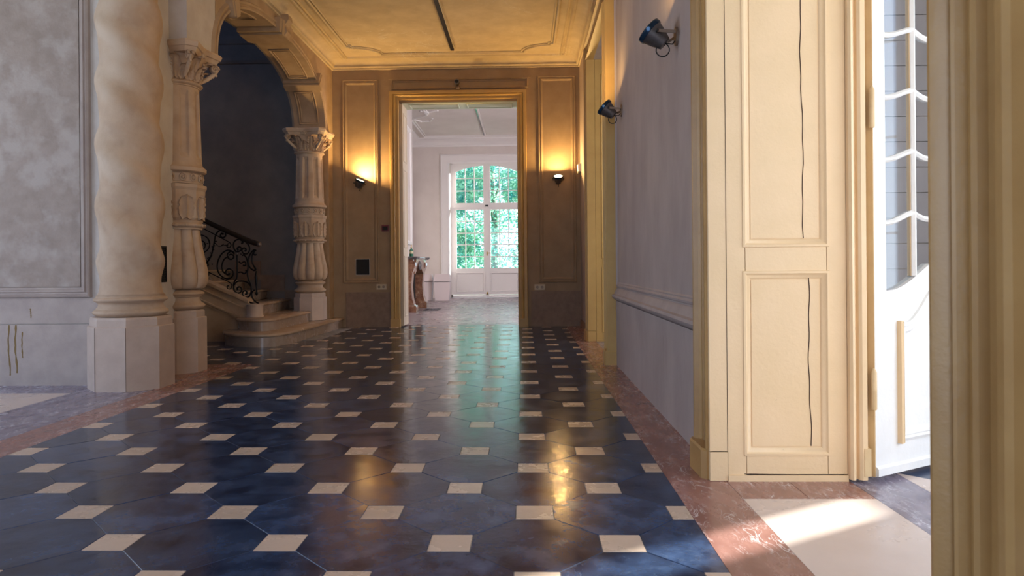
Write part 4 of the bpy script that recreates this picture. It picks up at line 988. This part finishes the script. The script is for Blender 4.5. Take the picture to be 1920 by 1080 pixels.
# repeat of the scroll work up the flight
DX, DZ = -.875, .390
for rep in (1, 2):
    for s_ in scrolls[:15]: curve('scroll', s_, dx=DX * rep, dz=DZ * rep, k=3)
    curve('ring', ring, .008, dx=DX * rep, dz=DZ * rep, k=2); curve('ring', ring2, .008, dx=DX * rep, dz=DZ * rep, k=2)
for nm, q, r_ in (('top_bar', (40, 172), .0075), ('lower_bar', (110, 620), .0075), ('bottom_rail', (110, 712), .012)):
    a = Vector(Q(*q)); mk(nm, MB().tube([a, a + Vector((-2.5, 0, 2.5 * sl))], r_, 6), IRON, bal)
hp = crom([Q(60, 88), Q(200, 158), Q(400, 250), Q(520, 303), Q(600, 338), Q(680, 362)], 4); hp = [Vector(Q(60, 88)) + Vector((-2.5, 0, 2.5 * sl))] + hp
m = MB(); sec = [(-.028, -.018), (-.032, .002), (-.024, .020), (0, .027), (.024, .020), (.032, .002), (.028, -.018), (.014, -.028), (-.014, -.028)]
m.rings([[(p.x, p.y + a * 1.2, p.z + b * 1.35) for a, b in sec] for p in hp]); mk('handrail', m, RAILM, bal, smooth=True, auto=50)
c = Vector(Q(697, 370)); m = MB(); m.rings([[(c.x + dx, c.y + r_ * math.cos(a), c.z + r_ * math.sin(a)) for a in [2 * PI * k / 14 for k in range(14)]] for dx, r_ in ((-.022, .024), (-.018, .036), (.004, .038), (.016, .032), (.022, .018), (.024, .004))])
mk('end_cap', m, STEEL, bal, smooth=True, auto=50)

# ================================================================== LAMPS
def spotlight(label, loc, wall_rot, tilt_dir, power, lens_mat, name='wall_spotlight'):
    """local frame: wall normal = -Y (towards viewer); tilt_dir = lens direction in local frame"""
    t = thing(name, label, 'lamp', (0, 0, 0), 'wall spotlights'); d = Vector(tilt_dir).normalized()
    def k(nm, m, mt, sm=50):
        return mk(nm, m, mt, t, smooth=True, auto=sm)
    rot = d.to_track_quat('Z', 'Y').to_matrix()
    C = Vector((0, -.135, .01))
    def L_(prof, n=28):
        return MB().rings([[C + rot @ Vector((r_ * math.cos(2 * PI * q / n), r_ * math.sin(2 * PI * q / n), z)) for q in range(n)] for r_, z in prof])
    k('backplate', MB().rings([[(.036 * math.cos(a), y, .055 * math.sin(a)) for a in [2 * PI * q / 24 for q in range(24)]] for y in (0, -.010, -.014)]), RUST)
    m = L_([(.020, -.085), (.040, -.082), (.048, -.06), (.060, -.03), (.072, .015), (.074, .02)]); k('housing', m, STEEL)
    rim_ = k('rim', L_([(.070, .020), (.079, .020), (.082, .03), (.082, .048), (.076, .052), (.070, .048), (.069, .03)]), BLUEST)
    lo_ = k('lens', L_([(.0695, .036), (.069, .040), (.05, .044), (.02, .046), (.002, .0465)]), lens_mat); lo_.parent = rim_
    side = rot @ Vector((1, 0, 0)); side = Vector((1, 0, 0)) if abs(side.x) > .5 else side
    for s_ in (-1, 1):
        a = Vector((s_ * .020, -.012, .0)); b = C + Vector((s_ * .084, .02, .0)); c_ = C + Vector((s_ * .084, -.0, 0)) 
        m = MB(); m.rings([[p + Vector((0, 0, z)) for p, z in ((q, -.009), (q, .009))] + [p + Vector((s_ * .004, 0, z)) for p, z in ((q, .009), (q, -.009))] for q in (a, Vector((s_ * .084, -.03, .0)), c_)]); mk('bracket_arm', m, RUST, t)
        k('pivot_screw', MB().rings([[c_ + Vector((s_ * dx, r_ * math.cos(2 * PI * q / 10), r_ * math.sin(2 * PI * q / 10))) for q in range(10)] for dx, r_ in ((-.02, .006), (.010, .009), (.014, .005))]), BLACKP)
    bk = C - d * .08
    cc = Vector((.004, -.088, -.082)); a0 = math.atan2(bk.z - cc.z, bk.y - cc.y)
    cb = [bk, bk + (Vector((0, 0, -.01)))] + [cc + Vector((.0015 * q - .01, .038 * math.cos(a0 + q * .4), .038 * math.sin(a0 + q * .4))) for q in range(1, 17)] + [Vector((.0, -.03, -.045)), Vector((0, -.008, -.02))]
    k('cable', MB().tube(cb, .0038, 6), BLACKP)
    if power:
        l = bpy.data.lights.new('bulb', 'AREA'); l.shape = 'DISK'; l.size = .11; l.energy = power; l.color = (1, .62, .22)
        lo = bpy.data.objects.new('bulb', l); COL.objects.link(lo); lo.parent = t; lo.location = C + d * .058; lo.rotation_euler = (-d).to_track_quat('-Z', 'Y').to_euler()
        lo.rotation_euler = d.to_track_quat('-Z', 'Y').to_euler()
    t.location = loc; t.rotation_euler = (0, 0, wall_rot); return t
spotlight('lit steel spotlight on the far wall left of the doorway, tilted to the right', (-2.665, 11.25, 2.34), 0, (.40, -.20, .90), 30, LENS)
spotlight('lit steel spotlight on the far wall right of the doorway, facing up and forward', (.549, 11.25, 2.37), 0, (-.03, -.48, .86), 30, LENS)
# on the right wall the local -Y axis turns to -X : rotate by -90 degrees
spotlight('nearest steel spotlight high on the right wall, beside the cream door panelling', (.91, 4.10, 2.34), R(-90), (-.12, -.72, .68), 15, LENSOFF)
spotlight('second steel spotlight on the right wall, beside the golden door casing', (.91, 6.42, 2.42), R(-90), (-.12, -.72, .68), 15, LENSOFF)

# track rail on ceilings
tr = thing('track_rail', 'dark lighting track running along the hall ceiling', 'light track', (-1.09, 8, H))
mk('rail', MB().box(-1.115, 4.2, H - .035, -1.065, 10.62, H), BLACKP, tr); mk('side_flange', MB().box(-1.06, 4.2, H - .030, -1.045, 10.55, H), IVORY, tr); mk('end_cap', MB().box(-1.118, 10.62, H - .038, -1.062, 10.635, H), RUST, tr)
tr2 = thing('track_rail', 'slim lighting track on the white far-room ceiling', 'light track', (-1.15, 17, 4.9))
mk('rail', MB().box(-1.20, 14.5, 4.87, -1.165, 20.6, 4.9), GREYTOP, tr2); mk('side_flange', MB().box(-1.162, 14.5, 4.865, -1.12, 20.6, 4.9), WPLAS, tr2)

# ================================================================== SMALL FITTINGS
t = thing('security_camera', 'small dome-footed security camera above the far doorway', 'camera', (-1.072, 11.25, 3.93))
mk('mount', MB().sphere((-1.068, 11.215, 3.885), .045, 14, 8, (1, .8, .9)), RUST, t, smooth=True)
m = MB(); m.rings([[(-1.074 + r_ * math.cos(a), 11.25 - y, 3.965 + r_ * math.sin(a)) for a in [2 * PI * q / 20 for q in range(20)]] for r_, y in ((.030, .0), (.036, .02), (.038, .12), (.040, .13), (.040, .145), (.032, .145))]); mk('body', m, STEEL, t, smooth=True, auto=40)
m = MB(); m.rings([[(-1.074 + r_ * math.cos(a), 11.25 - y, 3.965 + r_ * math.sin(a)) for a in [2 * PI * q / 20 for q in range(20)]] for r_, y in ((.031, .140), (.028, .146), (.004, .148))]); mk('lens', m, BLACKM, t)
t = thing('call_point', 'small dark red wall box with black face left of the far doorway', 'alarm', (-2.27, 11.25, 1.55))
m = MB(); m.box(-2.33, 11.215, 1.565, -2.215, 11.25, 1.668); mk('housing', m, REDB, t); mk('face', MB().box(-2.315, 11.210, 1.585, -2.23, 11.216, 1.648), BLACKM, t)
t = thing('wall_cover', 'square black cover plate low on the far wall under the left lamp', 'vent', (-2.65, 11.25, .85))
mk('plate', MB().box(-2.758, 11.238, .863, -2.542, 11.25, 1.112), BLACKM, t)
mk('plaster_edge', MB().frame((0, 11.25, 0), (1, 0, 0), (0, 0, 1), (0, -1, 0), (-2.768, .853, -2.532, 1.122), [(0, 0), (.002, .006), (.011, .005), (.013, 0)]), WHITEW, t)
def socket(label, x0, x1, z0, z1):
    t = thing('double_socket', label, 'socket', ((x0 + x1) / 2, 11.25, z0), 'wall sockets')
    m = MB(); m.stack([([(x0, 11.25), (x1, 11.25), (x1, 11.235), (x0, 11.235)], z0), ([(x0, 11.25), (x1, 11.25), (x1, 11.235), (x0, 11.235)], z1)]); mk('plate', m, IVORY, t)
    for k in (.27, .73):
        x = x0 + (x1 - x0) * k; z = (z0 + z1) / 2
        mk('outlet_rim', MB().tube([(x + .026 * math.cos(a), 11.234, z + .026 * math.sin(a)) for a in [2 * PI * q / 16 for q in range(16)]], .004, 5, True), IVORY, t, smooth=True)
        mk('outlet', MB().rings([[(x + .022 * math.cos(a), y, z + .022 * math.sin(a)) for a in [2 * PI * q / 14 for q in range(14)]] for y in (11.2345, 11.233)]), RUST, t)
socket('ivory double wall socket left of the far doorway', -2.425, -2.265, .615, .705)
socket('ivory double wall socket right of the far doorway', .155, .325, .592, .682)
t = thing('motion_sensor', 'white motion sensor on the right wall in the far corner', 'sensor', (.91, 11.02, 2.4))
mk('housing', MB().stack([([(.91, 10.98), (.91, 11.06), (.86, 11.05), (.85, 11.02), (.86, 10.99)], 2.48), ([(.91, 10.98), (.91, 11.06), (.855, 11.05), (.84, 11.02), (.855, 10.99)], 2.58), ([(.91, 10.98), (.91, 11.06), (.87, 11.05), (.865, 11.02), (.87, 10.99)], 2.60)]), WPLAS, t)
mk('lens', MB().sphere((.875, 11.02, 2.465), .03, 12, 6), STEEL, t, smooth=True)
t = thing('wall_grille', 'black mesh grille in the pale wall between the two left columns', 'grille', (-3.3, 6.2, .87))
mk('frame', MB().frame((-3.30, 0, 0), (0, 1, 0), (0, 0, 1), (1, 0, 0), (6.09, .868, 6.27, 1.20), [(0, 0), (.002, .012), (.012, .012), (.014, .003), (.09, .003)]), IRON, t)
mk('backing', MB().box(-3.299, 6.10, .878, -3.296, 6.26, 1.19), BLACKM, t)
for k in range(-3, 8):
    for sgn in (1, -1):
        pass
m = MB()
for k in range(26):
    z = .88 + k * .012; m.tube([(-3.292, 6.10, z), (-3.292, 6.26, min(1.19, z + .04 if k % 2 else z))], .0012, 4)
for k in range(12): m.tube([(-3.291, 6.105 + k * .0135, .88), (-3.291, 6.105 + k * .0135, 1.19)], .0012, 4)
mk('mesh', m, IRON, t)
t = thing('switch_plate', 'lilac switch plate at the lower right edge beside the near door casing', 'switch', (.91, 1.12, .30))
mk('plate', MB().box(.895, 1.0, .29, .91, 1.155, .515), SWITCH, t); mk('rocker', MB().box(.890, 1.04, .35, .896, 1.11, .46), SWITCH, t)
m = MB(); m.rings([[(.9085 - .003, 11.25, 0)] * 3] * 2) if False else None

# ================================================================== FAR ROOM FURNITURE
fp = thing('fireplace', 'brown veined marble fireplace on the left side of the far room', 'fireplace', (-2.75, 15.7, 0))
def fjamb(y0):
    pts = [(0, .0), (.40, .0), (.40, .12), (.37, .16), (.33, .30), (.31, .55), (.34, .85), (.40, 1.0), (.40, 1.06), (.36, 1.10), (.36, 1.14), (0, 1.14)]
    m = MB(); m.rings([[(-2.75 + a, y, z) for a, z in pts] for y in (y0, y0 + .02, y0 + .24, y0 + .26)]); return m
mk('jamb', fjamb(14.75), BROWNM, fp); mk('jamb', fjamb(16.35), BROWNM, fp)
def foot(y0): return MB().stack([([(-2.75, y0 - .02), (-2.33, y0 - .02), (-2.33, y0 + .28), (-2.75, y0 + .28)], 0), ([(-2.75, y0 - .02), (-2.33, y0 - .02), (-2.33, y0 + .28), (-2.75, y0 + .28)], .12), ([(-2.75, y0), (-2.35, y0), (-2.35, y0 + .26), (-2.75, y0 + .26)], .15)])
mk('plinth', foot(14.75), BROWNM, fp); mk('plinth', foot(16.35), BROWNM, fp)
mk('firebox', MB().box(-2.75, 15.01, .01, -2.60, 16.35, 1.0), BLACKM, fp)
m = MB(); n_ = 16; rr = []
for k in range(n_ + 1):
    y = 15.01 + 1.34 * k / n_; f = abs(k / n_ - .5) * 2; rr.append([(-2.75, y, 1.14), (-2.75, y, .92 + .10 * math.cos(f * PI)), (-2.40, y, .92 + .10 * math.cos(f * PI)), (-2.36, y, 1.14)])
m.rings(rr); mk('frieze', m, BROWNM, fp)
m = MB()
for s_ in (15.55,): m.sphere((-2.37, s_, 1.0), .09, 12, 8, (.5, 1.2, 1.2))
mk('carved_shell', m, GREYTOP, fp, smooth=True)
lvl = lambda d: [(-2.75, 14.66 + d), (-2.30 - d, 14.66 + d), (-2.27 - d, 14.9), (-2.33 - d, 15.15), (-2.33 - d, 16.2), (-2.27 - d, 16.45), (-2.30 - d, 16.70 - d), (-2.75, 16.70 - d)]
m = MB(); m.stack([(lvl(.03), 1.14), (lvl(.01), 1.16), (lvl(0), 1.18), (lvl(0), 1.195), (lvl(.01), 1.20)]); mk('mantel_shelf', m, GREYTOP, fp)
b = thing('bottle', 'small green bottle with a pale label standing on the marble mantel', 'bottle', (-2.50, 15.2, 1.20))
mk('body', MB().lathe([(.0, 1.2), (.042, 1.2), (.045, 1.205), (.045, 1.33), (.040, 1.35), (.018, 1.37), (.016, 1.40)], (-2.50, 15.2), 20), GREENG, b, smooth=True, auto=50)
mk('label', MB().lathe([(.0458, 1.27), (.0458, 1.325)], (-2.50, 15.2), 20, cap=False), LABELM, b, smooth=True)
mk('pump', MB().lathe([(.018, 1.40), (.018, 1.415), (.008, 1.42), (.008, 1.45), (.014, 1.452), (.012, 1.462)], (-2.50, 15.2), 12), BRASS, b, smooth=True, auto=50)
def bin_(label, x, y):
    t = thing('swing_bin', label, 'bin', (x, y, 0), 'white swing-lid bins'); w0, w1, d0, d1 = .185, .225, .15, .19
    rc2 = lambda a, c_: [(x - a, y - c_), (x + a, y - c_), (x + a, y + c_), (x - a, y + c_)]
    mk('body', MB().stack([(rc2(w0, d0), .003), (rc2(w0 + .008, d0 + .008), .02), (rc2(w1, d1), .535)]), WPLAS, t)
    mk('rim_gap', MB().stack([(rc2(w1 - .01, d1 - .01), .535), (rc2(w1 - .01, d1 - .01), .550)]), STEEL, t)
    mk('hood', MB().stack([(rc2(w1 + .012, d1 + .012), .550), (rc2(w1 + .012, d1 + .012), .585), (rc2(w1 - .03, d1 - .06), .76)]), WPLAS, t)
    m = MB(); m.add([(x - .17, y - d1 + .005, .60), (x + .17, y - d1 + .005, .60), (x + .155, y - d1 + .055, .745), (x - .155, y - d1 + .055, .745), (x - .17, y - d1 - .003, .60), (x + .17, y - d1 - .003, .60), (x + .155, y - d1 + .045, .745), (x - .155, y - d1 + .045, .745)],
                    [(0, 1, 2, 3), (4, 5, 6, 7), (0, 1, 5, 4), (1, 2, 6, 5), (2, 3, 7, 6), (3, 0, 4, 7)]); mk('flap', m, WPLAS, t)
    return t
bin_('white swing-lid bin beside the french window, the right one of the pair', -2.335, 19.55)
bin_('white swing-lid bin half hidden behind the fireplace, the left one of the pair', -2.86, 19.75)
t = thing('floor_grate', 'dark iron floor grate in front of the fireplace', 'grate', (-2.1, 15.6, 0))
m = MB()
for k in range(10): m.box(-2.26, 15.35 + k * .07, .0, -1.96, 15.38 + k * .07, .006)
mk('bars', m, BLUEST, t)
mk('frame', MB().box(-2.28, 15.32, 0, -2.26, 16.05, .007).box(-1.96, 15.32, 0, -1.94, 16.05, .007), IRON, t)
